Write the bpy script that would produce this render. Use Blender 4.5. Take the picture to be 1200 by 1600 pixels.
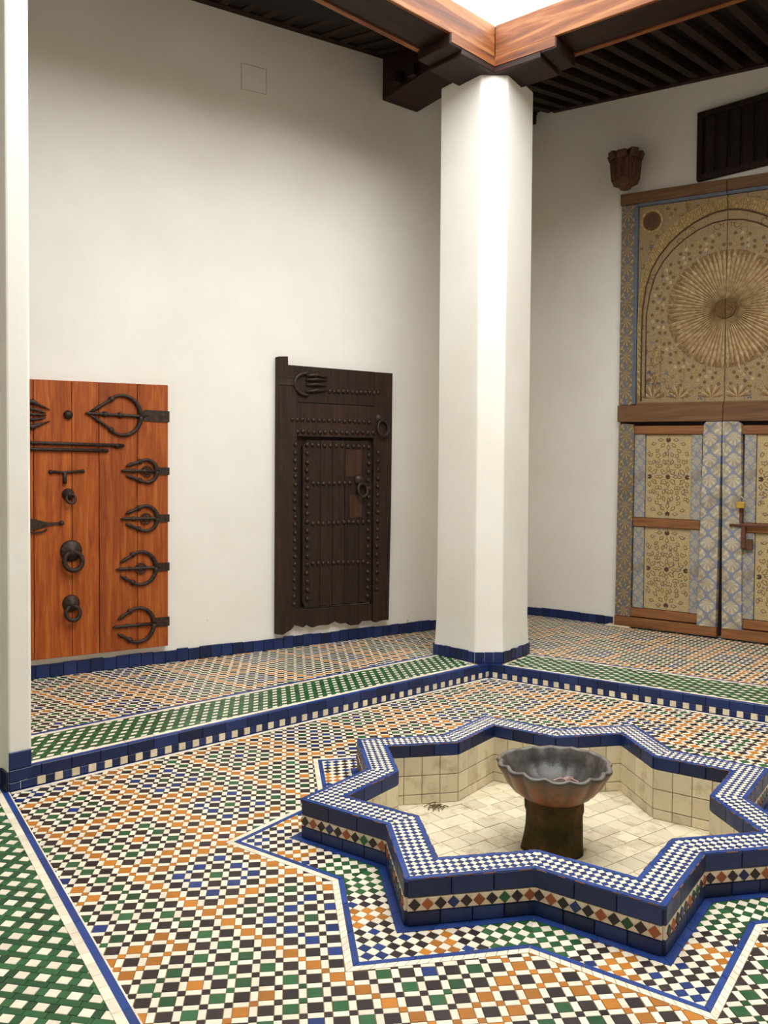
import bpy, math, random
from mathutils import Vector, Matrix
random.seed(7)
for o in list(bpy.data.objects): bpy.data.objects.remove(o)
SC = bpy.context.scene
COL = SC.collection
PI = math.pi

# ------------------------------------------------------------------ camera
F_PX, PITCH, ROLL, CAM_H = 1287.0, 0.0275, 0.007, 1.6
cam = bpy.data.cameras.new('camera'); cam_o = bpy.data.objects.new('camera', cam); COL.objects.link(cam_o)
cam.sensor_fit = 'HORIZONTAL'; cam.sensor_width = 36.0; cam.lens = 36.0 * F_PX / 1200.0
cam.clip_start = 0.02
_c, _s, _cr, _sr = math.cos(PITCH), math.sin(PITCH), math.cos(ROLL), math.sin(ROLL)
_R, _D, _F = Vector((1, 0, 0)), Vector((0, -_s, -_c)), Vector((0, _c, -_s))
_right = _R * _cr - _D * _sr; _up = -(_R * _sr + _D * _cr)
_m = Matrix((_right, _up, -_F)).transposed().to_4x4(); _m.translation = (0, 0, CAM_H)
cam_o.matrix_world = _m
SC.camera = cam_o

# ------------------------------------------------------------------ overcast sky, exposure
world = bpy.data.worlds.new('overcast_sky'); SC.world = world; world.use_nodes = True
bg = world.node_tree.nodes['Background']
bg.inputs['Color'].default_value = (1.0, 0.995, 0.97, 1); bg.inputs['Strength'].default_value = 3.4
SC.view_settings.view_transform = 'Standard'; SC.view_settings.look = 'None'
SC.view_settings.gamma = 1.0; SC.view_settings.use_curve_mapping = False
SC.view_settings.exposure = 1.06
SC.cycles.max_bounces = 8; SC.cycles.diffuse_bounces = 6; SC.cycles.glossy_bounces = 3
SC.cycles.use_denoising = True

# ------------------------------------------------------------------ layout (metres; courtyard floor is z = 0)
HS = 0.115                                     # height of the gallery floors
C0 = Vector((0.904, 7.019)); LC = Vector((-1.957, 4.280))      # far and left courtyard corners
RC = Vector((4.57, 4.245)); NC = Vector((0.60, 0.46))          # right and near corners
WLA = Vector((-2.7372, 6.3072)); WLE = Vector((0.8074, 0.5900)).normalized()   # left wall: u = 0 point, direction
WRA = Vector((1.7408, 9.8275)); WRE = Vector((0.7467, -0.6652)).normalized()   # right wall
def wl(u, off=0): return WLA + WLE * u + Vector((WLE.y, -WLE.x)) * off
def wr(u, off=0): return WRA + WRE * u + Vector((WRE.y, -WRE.x)) * off

portal = bpy.data.lights.new('sky_opening_portal', 'AREA'); portal.shape = 'RECTANGLE'; portal.size = 5.6; portal.size_y = 5.6
portal.cycles.is_portal = True
po = bpy.data.objects.new('sky_opening_portal', portal); COL.objects.link(po)
po.location = (1.03, 4.0, 5.62); po.rotation_euler = (0, 0, math.radians(42))
po['kind'] = 'helper'

# ------------------------------------------------------------------ materials
def lin(c):
    c = c / 255.0
    return c / 12.92 if c <= 0.04045 else ((c + 0.055) / 1.055) ** 2.4
def rgb(r, g, b, k=1.0): return (min(1, lin(r) * k), min(1, lin(g) * k), min(1, lin(b) * k), 1)
MATS = {}
def nodes_of(name):
    m = bpy.data.materials.new(name); m.use_nodes = True
    nt = m.node_tree; b = nt.nodes['Principled BSDF']; MATS[name] = m
    return m, nt, b
def N(nt, kind, **kw):
    n = nt.nodes.new(kind)
    for k, v in kw.items():
        if k in n.inputs: n.inputs[k].default_value = v
        else: setattr(n, k, v)
    return n
def mixc(nt, fac, a, b, blend='MIX'):
    n = nt.nodes.new('ShaderNodeMix'); n.data_type = 'RGBA'; n.blend_type = blend
    for sock, v in ((0, fac), (6, a), (7, b)):
        if hasattr(v, 'is_linked') or hasattr(v, 'links'): nt.links.new(v, n.inputs[sock])
        else: n.inputs[sock].default_value = v
    return n.outputs[2]
def ramp(nt, src, stops):
    n = nt.nodes.new('ShaderNodeValToRGB'); nt.links.new(src, n.inputs[0])
    e = n.color_ramp.elements
    while len(e) < len(stops): e.new(0.5)
    for el, (p, c) in zip(e, stops): el.position = p; el.color = c if len(c) == 4 else (*c, 1)
    return n.outputs[0]
def math_(nt, op, a, b=None, c=None):
    n = nt.nodes.new('ShaderNodeMath'); n.operation = op
    for i, v in enumerate((a, b, c)):
        if v is None: continue
        if hasattr(v, 'links'): nt.links.new(v, n.inputs[i])
        else: n.inputs[i].default_value = v
    return n.outputs[0]
def G4(v): return (v, v, v, 1)

def glaze(name, col, rough=0.3, var=0.25, dirt=0.25, dirtcol=(0.23, 0.15, 0.08, 1), scale=14, spec=0.45):
    """glazed clay tile: every tile its own tint, blotchy glaze, a little dirt"""
    m, nt, b = nodes_of(name)
    oi = nt.nodes.new('ShaderNodeObjectInfo'); ge = nt.nodes.new('ShaderNodeNewGeometry'); tc = nt.nodes.new('ShaderNodeTexCoord')
    r = math_(nt, 'FRACT', math_(nt, 'ADD', oi.outputs['Random'], ge.outputs['Random Per Island']))
    dark = tuple(c * (1 - var) for c in col[:3]) + (1,); light = tuple(min(1, c * (1 + var * 0.8) + 0.012 * var) for c in col[:3]) + (1,)
    base = ramp(nt, r, [(0, dark), (0.5, col), (1, light)])
    no = N(nt, 'ShaderNodeTexNoise', Scale=scale, Detail=5.0, Roughness=0.65); nt.links.new(ge.outputs['Position'], no.inputs['Vector'])
    d = ramp(nt, no.outputs['Fac'], [(0.52, G4(0)), (0.8, G4(dirt))])
    out = mixc(nt, d, base, dirtcol)
    nt.links.new(out, b.inputs['Base Color'])
    rr = ramp(nt, no.outputs['Fac'], [(0.3, G4(rough)), (0.75, G4(min(1, rough + 0.3)))])
    nt.links.new(rr, b.inputs['Roughness']); b.inputs['Specular IOR Level'].default_value = spec
    n2 = N(nt, 'ShaderNodeTexNoise', Scale=60.0, Detail=3.0); nt.links.new(ge.outputs['Position'], n2.inputs['Vector'])
    bp = N(nt, 'ShaderNodeBump', Strength=0.12, Distance=0.004); nt.links.new(n2.outputs['Fac'], bp.inputs['Height']); nt.links.new(bp.outputs[0], b.inputs['Normal'])
    return m
glaze('tile_white', rgb(236, 226, 203), 0.35, 0.12, 0.35, rgb(176, 150, 110))
glaze('tile_black', rgb(40, 27, 26), 0.35, 0.35, 0.25, rgb(90, 70, 55))
glaze('tile_orange', rgb(182, 114, 30), 0.35, 0.28, 0.3, rgb(120, 70, 30))
glaze('tile_green', rgb(34, 86, 48), 0.3, 0.42, 0.45, rgb(78, 78, 46))
glaze('tile_blue', rgb(22, 48, 108), 0.3, 0.35, 0.2, rgb(60, 60, 80))
glaze('tile_navy', rgb(14, 36, 86), 0.28, 0.48, 0.22, rgb(40, 40, 55))
glaze('tile_terracotta', rgb(150, 82, 44), 0.45, 0.25, 0.4, rgb(90, 60, 40))
glaze('tile_cream', rgb(218, 207, 178), 0.45, 0.14, 0.75, rgb(150, 122, 78), 9)
glaze('tile_bone', rgb(226, 212, 184), 0.45, 0.12, 0.6, rgb(150, 120, 85), 20)
glaze('strip_blue', rgb(30, 62, 130), 0.32, 0.25, 0.2, rgb(120, 100, 110))
glaze('grout', rgb(168, 138, 100), 0.9, 0.0, 0.6, rgb(96, 72, 48), 30, 0.2)
glaze('grout_dark', rgb(96, 72, 50), 0.9, 0.0, 0.6, rgb(50, 38, 28), 30, 0.2)

glaze('worn_clay', rgb(120, 84, 66), 0.8, 0.3, 0.5, rgb(80, 66, 70))
def plaster():
    m, nt, b = nodes_of('white_plaster')
    ge = nt.nodes.new('ShaderNodeNewGeometry')
    n1 = N(nt, 'ShaderNodeTexNoise', Scale=1.3, Detail=6.0, Roughness=0.6); nt.links.new(ge.outputs['Position'], n1.inputs['Vector'])
    c = ramp(nt, n1.outputs['Fac'], [(0.3, rgb(232, 229, 220)), (0.7, rgb(240, 238, 231))])
    n3 = N(nt, 'ShaderNodeTexNoise', Scale=26.0, Detail=3.0, Roughness=0.5); nt.links.new(ge.outputs['Position'], n3.inputs['Vector'])
    speck = ramp(nt, n3.outputs['Fac'], [(0.71, G4(0)), (0.76, G4(0.55))])
    # chips and scuffs gather low on the walls, where feet and mops reach
    sx = nt.nodes.new('ShaderNodeSeparateXYZ'); nt.links.new(ge.outputs['Position'], sx.inputs[0])
    low = nt.nodes.new('ShaderNodeMapRange'); low.inputs[1].default_value = 0.2; low.inputs[2].default_value = 0.75; low.inputs[3].default_value = 1; low.inputs[4].default_value = 0
    nt.links.new(sx.outputs[2], low.inputs[0])
    c = mixc(nt, math_(nt, 'MULTIPLY', speck, low.outputs[0]), c, rgb(120, 95, 75))
    nt.links.new(c, b.inputs['Base Color']); b.inputs['Roughness'].default_value = 0.85; b.inputs['Specular IOR Level'].default_value = 0.15
    n2 = N(nt, 'ShaderNodeTexNoise', Scale=5.0, Detail=8.0, Roughness=0.6); nt.links.new(ge.outputs['Position'], n2.inputs['Vector'])
    bp = N(nt, 'ShaderNodeBump', Strength=0.25, Distance=0.012); nt.links.new(n2.outputs['Fac'], bp.inputs['Height']); nt.links.new(bp.outputs[0], b.inputs['Normal'])
plaster()

def wood(name, c1, c2, c3, scale=1.0, axis='Z', rough=0.6, var=0.25, bump=0.25, spec=0.3):
    m, nt, b = nodes_of(name)
    tc = nt.nodes.new('ShaderNodeTexCoord'); oi = nt.nodes.new('ShaderNodeObjectInfo')
    mp = nt.nodes.new('ShaderNodeMapping'); s = [9 * scale] * 3; s['XYZ'.index(axis)] = 0.7 * scale
    mp.inputs['Scale'].default_value = s
    nt.links.new(tc.outputs['Object'], mp.inputs['Vector'])
    off = nt.nodes.new('ShaderNodeCombineXYZ'); nt.links.new(math_(nt, 'MULTIPLY', oi.outputs['Random'], 37.0), off.inputs[0]); nt.links.new(math_(nt, 'MULTIPLY', oi.outputs['Random'], 11.0), off.inputs[2])
    nt.links.new(off.outputs[0], mp.inputs['Location'])
    n1 = N(nt, 'ShaderNodeTexNoise', Scale=3.0, Detail=8.0, Roughness=0.65, Distortion=0.6); nt.links.new(mp.outputs[0], n1.inputs['Vector'])
    c = ramp(nt, n1.outputs['Fac'], [(0.28, c3), (0.5, c1), (0.72, c2)])
    r = math_(nt, 'MULTIPLY_ADD', oi.outputs['Random'], 2 * var, 1 - var)
    sc = nt.nodes.new('ShaderNodeVectorMath'); sc.operation = 'SCALE'; nt.links.new(c, sc.inputs[0]); nt.links.new(r, sc.inputs['Scale'])
    nt.links.new(sc.outputs[0], b.inputs['Base Color']); b.inputs['Roughness'].default_value = rough; b.inputs['Specular IOR Level'].default_value = spec
    bp = N(nt, 'ShaderNodeBump', Strength=bump, Distance=0.006); nt.links.new(n1.outputs['Fac'], bp.inputs['Height']); nt.links.new(bp.outputs[0], b.inputs['Normal'])
    return m
wood('wood_cedar', rgb(156, 76, 26), rgb(186, 104, 42), rgb(120, 50, 16), 1.0, 'Z', 0.55, 0.1)
wood('wood_ancient', rgb(44, 28, 20), rgb(60, 38, 26), rgb(24, 16, 12), 1.2, 'Z', 0.7, 0.2, 0.5)
wood('wood_patch', rgb(66, 42, 27), rgb(78, 50, 32), rgb(48, 31, 21), 1.2, 'Z', 0.7, 0.1, 0.4)
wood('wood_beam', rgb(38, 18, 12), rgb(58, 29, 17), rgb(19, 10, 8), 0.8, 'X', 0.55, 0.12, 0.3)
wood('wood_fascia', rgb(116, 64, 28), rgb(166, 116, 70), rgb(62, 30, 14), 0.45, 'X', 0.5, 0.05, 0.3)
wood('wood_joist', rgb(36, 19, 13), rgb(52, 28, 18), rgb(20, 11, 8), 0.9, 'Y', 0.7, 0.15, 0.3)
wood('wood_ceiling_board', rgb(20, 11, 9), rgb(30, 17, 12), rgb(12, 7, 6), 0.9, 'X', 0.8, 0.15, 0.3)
wood('wood_rail', rgb(112, 80, 54), rgb(130, 96, 68), rgb(86, 60, 40), 0.9, 'X', 0.65, 0.06, 0.35)
wood('wood_rail_red', rgb(136, 90, 54), rgb(154, 106, 66), rgb(106, 66, 40), 0.9, 'X', 0.6, 0.06, 0.35)
wood('wood_shutter', rgb(34, 20, 15), rgb(48, 28, 20), rgb(18, 11, 9), 1.0, 'Z', 0.7, 0.15, 0.3)
wood('wood_carved_dark', rgb(80, 54, 36), rgb(112, 78, 50), rgb(46, 30, 20), 1.5, 'Z', 0.65, 0.1, 0.5)

def iron():
    m, nt, b = nodes_of('iron')
    ge = nt.nodes.new('ShaderNodeNewGeometry')
    n = N(nt, 'ShaderNodeTexNoise', Scale=40.0, Detail=5.0); nt.links.new(ge.outputs['Position'], n.inputs['Vector'])
    nt.links.new(ramp(nt, n.outputs['Fac'], [(0.35, rgb(44, 34, 30)), (0.6, rgb(66, 50, 42)), (0.8, rgb(92, 62, 44))]), b.inputs['Base Color'])
    b.inputs['Metallic'].default_value = 0.5; b.inputs['Roughness'].default_value = 0.55
    bp = N(nt, 'ShaderNodeBump', Strength=0.4, Distance=0.004); nt.links.new(n.outputs['Fac'], bp.inputs['Height']); nt.links.new(bp.outputs[0], b.inputs['Normal'])
iron()
def simple(name, col, rough=0.5, metal=0.0):
    m, nt, b = nodes_of(name)
    ge = nt.nodes.new('ShaderNodeNewGeometry')
    n = N(nt, 'ShaderNodeTexNoise', Scale=25.0, Detail=4.0); nt.links.new(ge.outputs['Position'], n.inputs['Vector'])
    a = tuple(c * 0.75 for c in col[:3]) + (1,)
    nt.links.new(ramp(nt, n.outputs['Fac'], [(0.3, a), (0.65, col)]), b.inputs['Base Color'])
    b.inputs['Roughness'].default_value = rough; b.inputs['Metallic'].default_value = metal
simple('brass', rgb(214, 176, 74), 0.35, 0.6)
simple('steel', rgb(190, 190, 190), 0.3, 0.9)
simple('rust_red', rgb(104, 62, 46), 0.7)
simple('dry_twig', rgb(104, 92, 56), 0.9)
simple('yellow_leaf', rgb(206, 168, 50), 0.7)
simple('pink_shard', rgb(188, 150, 136), 0.7)
simple('paint_gold', rgb(176, 152, 100), 0.75)
simple('paint_cream', rgb(198, 180, 134), 0.75)
simple('paint_brown', rgb(130, 98, 62), 0.75)
simple('paint_blue', rgb(98, 106, 120), 0.75)
simple('paint_dark', rgb(84, 60, 42), 0.8)
simple('wall_crack', rgb(176, 168, 152), 0.9)

def stone():
    m, nt, b = nodes_of('bowl_stone')
    ge = nt.nodes.new('ShaderNodeNewGeometry'); sx = nt.nodes.new('ShaderNodeSeparateXYZ')
    at = nt.nodes.new('ShaderNodeAttribute'); at.attribute_name = 'stain'
    n = N(nt, 'ShaderNodeTexNoise', Scale=9.0, Detail=7.0, Roughness=0.65); nt.links.new(ge.outputs['Position'], n.inputs['Vector'])
    slate = ramp(nt, n.outputs['Fac'], [(0.3, rgb(42, 38, 36)), (0.55, rgb(66, 62, 58)), (0.75, rgb(104, 98, 92))])
    red = ramp(nt, n.outputs['Fac'], [(0.3, rgb(92, 52, 30)), (0.5, rgb(138, 82, 48)), (0.68, rgb(84, 66, 50))])
    a2 = nt.nodes.new('ShaderNodeAttribute'); a2.attribute_name = 'lip'
    c_ = mixc(nt, at.outputs['Fac'], slate, red)
    nt.links.new(mixc(nt, a2.outputs['Fac'], c_, rgb(138, 128, 118)), b.inputs['Base Color'])
    nt.links.new(ramp(nt, n.outputs['Fac'], [(0.3, G4(0.3)), (0.7, G4(0.55))]), b.inputs['Roughness'])
    bp = N(nt, 'ShaderNodeBump', Strength=0.5, Distance=0.01); nt.links.new(n.outputs['Fac'], bp.inputs['Height']); nt.links.new(bp.outputs[0], b.inputs['Normal'])
    m, nt, b = nodes_of('mossy_stone')
    ge = nt.nodes.new('ShaderNodeNewGeometry')
    n = N(nt, 'ShaderNodeTexNoise', Scale=8.0, Detail=8.0, Roughness=0.7); nt.links.new(ge.outputs['Position'], n.inputs['Vector'])
    nt.links.new(ramp(nt, n.outputs['Fac'], [(0.3, rgb(36, 34, 14)), (0.48, rgb(60, 52, 24)), (0.62, rgb(84, 62, 36)), (0.75, rgb(118, 86, 54))]), b.inputs['Base Color'])
    b.inputs['Roughness'].default_value = 0.85; b.inputs['Specular IOR Level'].default_value = 0.2
    bp = N(nt, 'ShaderNodeBump', Strength=0.8, Distance=0.02); nt.links.new(n.outputs['Fac'], bp.inputs['Height']); nt.links.new(bp.outputs[0], b.inputs['Normal'])
stone()

def painted_floral(name, pw, ph, ground, blue, cream, wear):
    """flat painted print: ogee trellis with a palmette in every cell (local x across the board, z up)"""
    m, nt, b = nodes_of(name)
    tc = nt.nodes.new('ShaderNodeTexCoord'); sx = nt.nodes.new('ShaderNodeSeparateXYZ'); nt.links.new(tc.outputs['Object'], sx.inputs[0])
    X = math_(nt, 'DIVIDE', sx.outputs[0], pw); Z = math_(nt, 'DIVIDE', sx.outputs[2], ph)
    cx = math_(nt, 'COSINE', math_(nt, 'MULTIPLY', X, 2 * PI)); cz = math_(nt, 'COSINE', math_(nt, 'MULTIPLY', Z, 2 * PI))
    f = math_(nt, 'ADD', math_(nt, 'MULTIPLY', cx, 0.8), cz)
    line = ramp(nt, math_(nt, 'ABSOLUTE', f), [(0.0, G4(1)), (0.28, G4(1)), (0.4, G4(0))])
    # palmette: petals radiating from each cell centre
    fx = math_(nt, 'SUBTRACT', math_(nt, 'FRACT', math_(nt, 'ADD', X, 0.5)), 0.5); fz = math_(nt, 'SUBTRACT', math_(nt, 'FRACT', math_(nt, 'ADD', Z, 0.5)), 0.62)
    ang = math_(nt, 'ARCTAN2', fx, fz)
    pet = ramp(nt, math_(nt, 'SINE', math_(nt, 'MULTIPLY', ang, 9.0)), [(0.35, G4(0)), (0.65, G4(1))])
    no = N(nt, 'ShaderNodeTexNoise', Scale=9.0, Detail=7.0, Roughness=0.7); nt.links.new(tc.outputs['Object'], no.inputs['Vector'])
    c = mixc(nt, pet, ground, cream)
    c = mixc(nt, line, c, blue)
    w = ramp(nt, no.outputs['Fac'], [(0.42, G4(0)), (0.66, G4(wear))])
    c = mixc(nt, w, c, rgb(134, 116, 92))
    n2 = N(nt, 'ShaderNodeTexNoise', Scale=3.0, Detail=4.0); nt.links.new(tc.outputs['Object'], n2.inputs['Vector'])
    c = mixc(nt, ramp(nt, n2.outputs['Fac'], [(0.55, G4(0)), (0.75, G4(0.6))]), c, rgb(84, 68, 56))
    nt.links.new(c, b.inputs['Base Color']); b.inputs['Roughness'].default_value = 0.8; b.inputs['Specular IOR Level'].default_value = 0.2
    bp = N(nt, 'ShaderNodeBump', Strength=0.3, Distance=0.004); nt.links.new(no.outputs['Fac'], bp.inputs['Height']); nt.links.new(bp.outputs[0], b.inputs['Normal'])
painted_floral('floral_blue', 0.19, 0.21, rgb(176, 166, 146), rgb(130, 140, 162), rgb(204, 194, 170), 0.6)
painted_floral('floral_dark', 0.15, 0.19, rgb(122, 104, 78), rgb(104, 108, 120), rgb(172, 152, 112), 0.65)
painted_floral('floral_pale', 0.11, 0.14, rgb(156, 150, 138), rgb(130, 140, 160), rgb(180, 172, 152), 0.5)
def carved(name, c_hi, c_mid, c_lo, tint, scale=55):
    m, nt, b = nodes_of(name)
    tc = nt.nodes.new('ShaderNodeTexCoord')
    v = N(nt, 'ShaderNodeTexVoronoi', Scale=float(scale)); v.feature = 'DISTANCE_TO_EDGE'; nt.links.new(tc.outputs['Object'], v.inputs['Vector'])
    n = N(nt, 'ShaderNodeTexNoise', Scale=5.0, Detail=8.0, Roughness=0.7); nt.links.new(tc.outputs['Object'], n.inputs['Vector'])
    c = ramp(nt, v.outputs['Distance'], [(0.0, c_lo), (0.12, c_mid), (0.4, c_hi)])
    c = mixc(nt, ramp(nt, n.outputs['Fac'], [(0.4, G4(0)), (0.7, G4(0.65))]), c, c_mid)
    n2 = N(nt, 'ShaderNodeTexNoise', Scale=14.0, Detail=3.0); nt.links.new(tc.outputs['Object'], n2.inputs['Vector'])
    c = mixc(nt, ramp(nt, n2.outputs['Fac'], [(0.6, G4(0)), (0.68, G4(0.6))]), c, tint)
    nt.links.new(c, b.inputs['Base Color']); b.inputs['Roughness'].default_value = 0.8; b.inputs['Specular IOR Level'].default_value = 0.2
    bp = N(nt, 'ShaderNodeBump', Strength=0.9, Distance=0.008); nt.links.new(v.outputs['Distance'], bp.inputs['Height']); nt.links.new(bp.outputs[0], b.inputs['Normal'])
carved('carved_ground', rgb(174, 152, 116), rgb(158, 136, 102), rgb(118, 98, 72), rgb(124, 124, 130), 70)
carved('carved_spandrel', rgb(140, 112, 78), rgb(118, 90, 60), rgb(78, 58, 40), rgb(104, 108, 122))
carved('panel_ground', rgb(192, 174, 132), rgb(184, 164, 120), rgb(172, 150, 108), rgb(160, 156, 150), 44)
simple('paint_tan', rgb(190, 168, 120), 0.75)
carved('carved_ray', rgb(196, 176, 134), rgb(176, 152, 112), rgb(150, 124, 88), rgb(202, 188, 156), 12)
carved('ray_ground', rgb(146, 120, 84), rgb(128, 102, 70), rgb(104, 80, 54), rgb(150, 126, 90), 20)
carved('hub_wood', rgb(128, 100, 64), rgb(104, 78, 48), rgb(66, 48, 32), rgb(130, 106, 70), 60)
carved('carved_band', rgb(188, 162, 112), rgb(170, 144, 98), rgb(140, 114, 76), rgb(186, 168, 124), 25)

# ------------------------------------------------------------------ mesh helpers
class MB:
    def __init__(s): s.v, s.f, s.m, s.mats, s.smooth = [], [], [], [], False
    def mi(s, mat):
        if mat not in s.mats: s.mats.append(mat)
        return s.mats.index(mat)
    def face(s, idx, mat): s.f.append(idx); s.m.append(s.mi(mat))
    def hexa(s, p, mat):                                    # 8 corners: bottom 4, top 4 (counter-clockwise)
        b = len(s.v); s.v += [tuple(q) for q in p]
        for q in ((3, 2, 1, 0), (4, 5, 6, 7), (0, 1, 5, 4), (1, 2, 6, 5), (2, 3, 7, 6), (3, 0, 4, 7)): s.face([b + i for i in q], mat)
    def box(s, x0, x1, y0, y1, z0, z1, mat):
        s.hexa([(x0, y0, z0), (x1, y0, z0), (x1, y1, z0), (x0, y1, z0), (x0, y0, z1), (x1, y0, z1), (x1, y1, z1), (x0, y1, z1)], mat)
    def prism(s, poly, z0, z1, mat, bottom=True):           # vertical prism over a 2D polygon (ccw)
        n = len(poly); b = len(s.v)
        s.v += [(p[0], p[1], z1) for p in poly] + [(p[0], p[1], z0) for p in poly]
        s.face([b + i for i in range(n)], mat)
        if bottom: s.face([b + n + i for i in reversed(range(n))], mat)
        for i in range(n):
            j = (i + 1) % n; s.face([b + i, b + n + i, b + n + j, b + j], mat)
    def plate(s, poly, y0, y1, mat):                        # prism standing in the x-z plane; y0 front (smaller), y1 back
        n = len(poly); b = len(s.v)
        s.v += [(p[0], y0, p[1]) for p in poly] + [(p[0], y1, p[1]) for p in poly]
        s.face([b + i for i in range(n)], mat); s.face([b + n + i for i in reversed(range(n))], mat)
        for i in range(n):
            j = (i + 1) % n; s.face([b + i, b + n + i, b + n + j, b + j], mat)
    def tube(s, pts, r, mat, n=8, closed=False, rs=None):
        pts = [Vector(p) for p in pts]; L = len(pts); b = len(s.v)
        up = None
        for k, p in enumerate(pts):
            a = pts[(k - 1) % L] if (closed or k > 0) else p; c = pts[(k + 1) % L] if (closed or k < L - 1) else p
            t = (c - a).normalized()
            if up is None: up = Vector((0, 1, 0)) if abs(t.y) < 0.9 else Vector((1, 0, 0))
            x = t.cross(up).normalized(); y = x.cross(t).normalized()
            rr = rs[k] if rs else r
            for q in range(n):
                a_ = 2 * PI * q / n; w = p + (x * math.cos(a_) + y * math.sin(a_)) * rr; s.v.append(tuple(w))
        for k in range(L if closed else L - 1):
            k2 = (k + 1) % L
            for q in range(n):
                q2 = (q + 1) % n; s.face([b + k * n + q, b + k * n + q2, b + k2 * n + q2, b + k2 * n + q], mat)
        if not closed:
            s.face([b + q for q in reversed(range(n))], mat); s.face([b + (L - 1) * n + q for q in range(n)], mat)
    def lathe(s, prof, mat, n=24, axis='z', cen=(0, 0, 0), fn=None):   # prof: [(r, h)]
        b = len(s.v); L = len(prof)
        for (r, h) in prof:
            for q in range(n):
                a = 2 * PI * q / n; rr = r * (fn(a, r, h) if fn else 1)
                c, d = rr * math.cos(a), rr * math.sin(a)
                s.v.append((cen[0] + c, cen[1] + d, cen[2] + h) if axis == 'z' else (cen[0] + c, cen[1] - h, cen[2] + d))
        for k in range(L - 1):
            for q in range(n):
                q2 = (q + 1) % n; s.face([b + k * n + q, b + k * n + q2, b + (k + 1) * n + q2, b + (k + 1) * n + q], mat)
        s.face([b + q for q in reversed(range(n))], mat); s.face([b + (L - 1) * n + q for q in range(n)], mat)
    def mesh(s, name, warp=None):
        me = bpy.data.meshes.new(name); v = [warp(p) for p in s.v] if warp else s.v
        me.from_pydata(v, [], s.f)
        for m in s.mats: me.materials.append(MATS[m])
        me.polygons.foreach_set('material_index', s.m)
        if s.smooth: me.polygons.foreach_set('use_smooth', [True] * len(s.f))
        me.update(); return me
    def build(s, name, parent=None, loc=None, rot=0, warp=None, stuff=False, smooth=False, bevel=0):
        s.smooth = smooth
        o = link(name, s.mesh(name, warp), parent, loc, rot)
        if stuff: o['kind'] = 'stuff'
        if bevel:
            bv = o.modifiers.new('bevel', 'BEVEL'); bv.width = bevel; bv.segments = 2; bv.limit_method = 'ANGLE'; bv.angle_limit = math.radians(40)
        return o
def link(name, me, parent=None, loc=None, rot=0):
    o = bpy.data.objects.new(name, me); COL.objects.link(o)
    if parent: o.parent = parent
    if loc is not None: o.location = loc
    if rot: o.rotation_euler = (0, 0, rot)
    return o
def tag(o, label, cat, group=None, kind=None):
    o['label'] = label; o['category'] = cat
    if group: o['group'] = group
    if kind: o['kind'] = kind
    return o
def struct(o, label=None):
    o['kind'] = 'structure'
    if label: o['label'] = label
    return o
def empty(name, loc, rot=0):
    return link(name, None, None, loc, rot)
def wall_frame(A, E): return math.atan2(E.y, E.x)
RWL, RWR = wall_frame(WLA, WLE), wall_frame(WRA, WRE)       # local x runs along the wall, -y points into the room

def clip(poly, hps):                                        # keep n.p >= c
    for (nx, ny, c) in hps:
        out = []; L = len(poly)
        if L < 3: return []
        for i in range(L):
            p, q = poly[i], poly[(i + 1) % L]
            dp, dq = nx * p[0] + ny * p[1] - c, nx * q[0] + ny * q[1] - c
            if dp >= 0: out.append(p)
            if (dp >= 0) != (dq >= 0):
                t = dp / (dp - dq); out.append((p[0] + t * (q[0] - p[0]), p[1] + t * (q[1] - p[1])))
        poly = out
    return poly if len(poly) >= 3 and area(poly) > 4e-6 else []
def area(p): return 0.5 * sum(p[i][0] * p[(i + 1) % len(p)][1] - p[(i + 1) % len(p)][0] * p[i][1] for i in range(len(p)))
def subtract(poly, hps):                                    # poly minus the convex set (n.p >= c for all)
    out = []; rest = poly
    for (nx, ny, c) in hps:
        o = clip(rest, [(-nx, -ny, -c)])
        if o: out.append(o)
        rest = clip(rest, [(nx, ny, c)])
        if not rest: break
    return out
def left_of(a, b, off=0):                                   # half-plane left of a->b, moved inwards by off
    d = (b - a).normalized(); n = Vector((-d.y, d.x)); return (n.x, n.y, n.dot(a) + off)
def ccw(p): return p if area(p) > 0 else list(reversed(p))

# ------------------------------------------------------------------ the eight-pointed star (fountain and its borders)
SA = ((-1.1792, -0.2286), (0.1621, -1.1853)); SCN = (0.8089, 3.9720)
_det = SA[0][0] * SA[1][1] - SA[0][1] * SA[1][0]
def s2w(s): return (s[0] * SA[0][0] + s[1] * SA[1][0] + SCN[0], s[0] * SA[0][1] + s[1] * SA[1][1] + SCN[1])
def w2s(p):
    x, y = p[0] - SCN[0], p[1] - SCN[1]
    return ((x * SA[1][1] - y * SA[1][0]) / _det, (-x * SA[0][1] + y * SA[0][0]) / _det)
def sv(i, k):                                               # star vertex i (even = tip) at scale k, in star coordinates
    r = k if i % 2 == 0 else k * 0.76537
    return (r * math.cos(-i * PI / 8), r * math.sin(-i * PI / 8))
def squares(k):
    h = 0.70711 * k; out = []
    for base in (0, PI / 4):
        out.append([(-math.cos(base + q * PI / 2), -math.sin(base + q * PI / 2), -h) for q in range(4)])
    return out
def star_poly(k): return ccw([s2w(sv(i, k)) for i in range(16)])
def tip_edges(t, k):                                        # the two half-planes whose meeting is tip t (0..7)
    a = -t * PI / 4; h = 0.70711 * k
    return [(-math.cos(a + d), -math.sin(a + d), -h) for d in (PI / 4, -PI / 4)]
def sector(t):
    a = -t * PI / 4; out = []
    for d, sg in ((PI / 8, -1), (-PI / 8, 1)):
        out.append((-math.sin(a + d) * sg, math.cos(a + d) * sg, 0.0))
    return out

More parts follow.
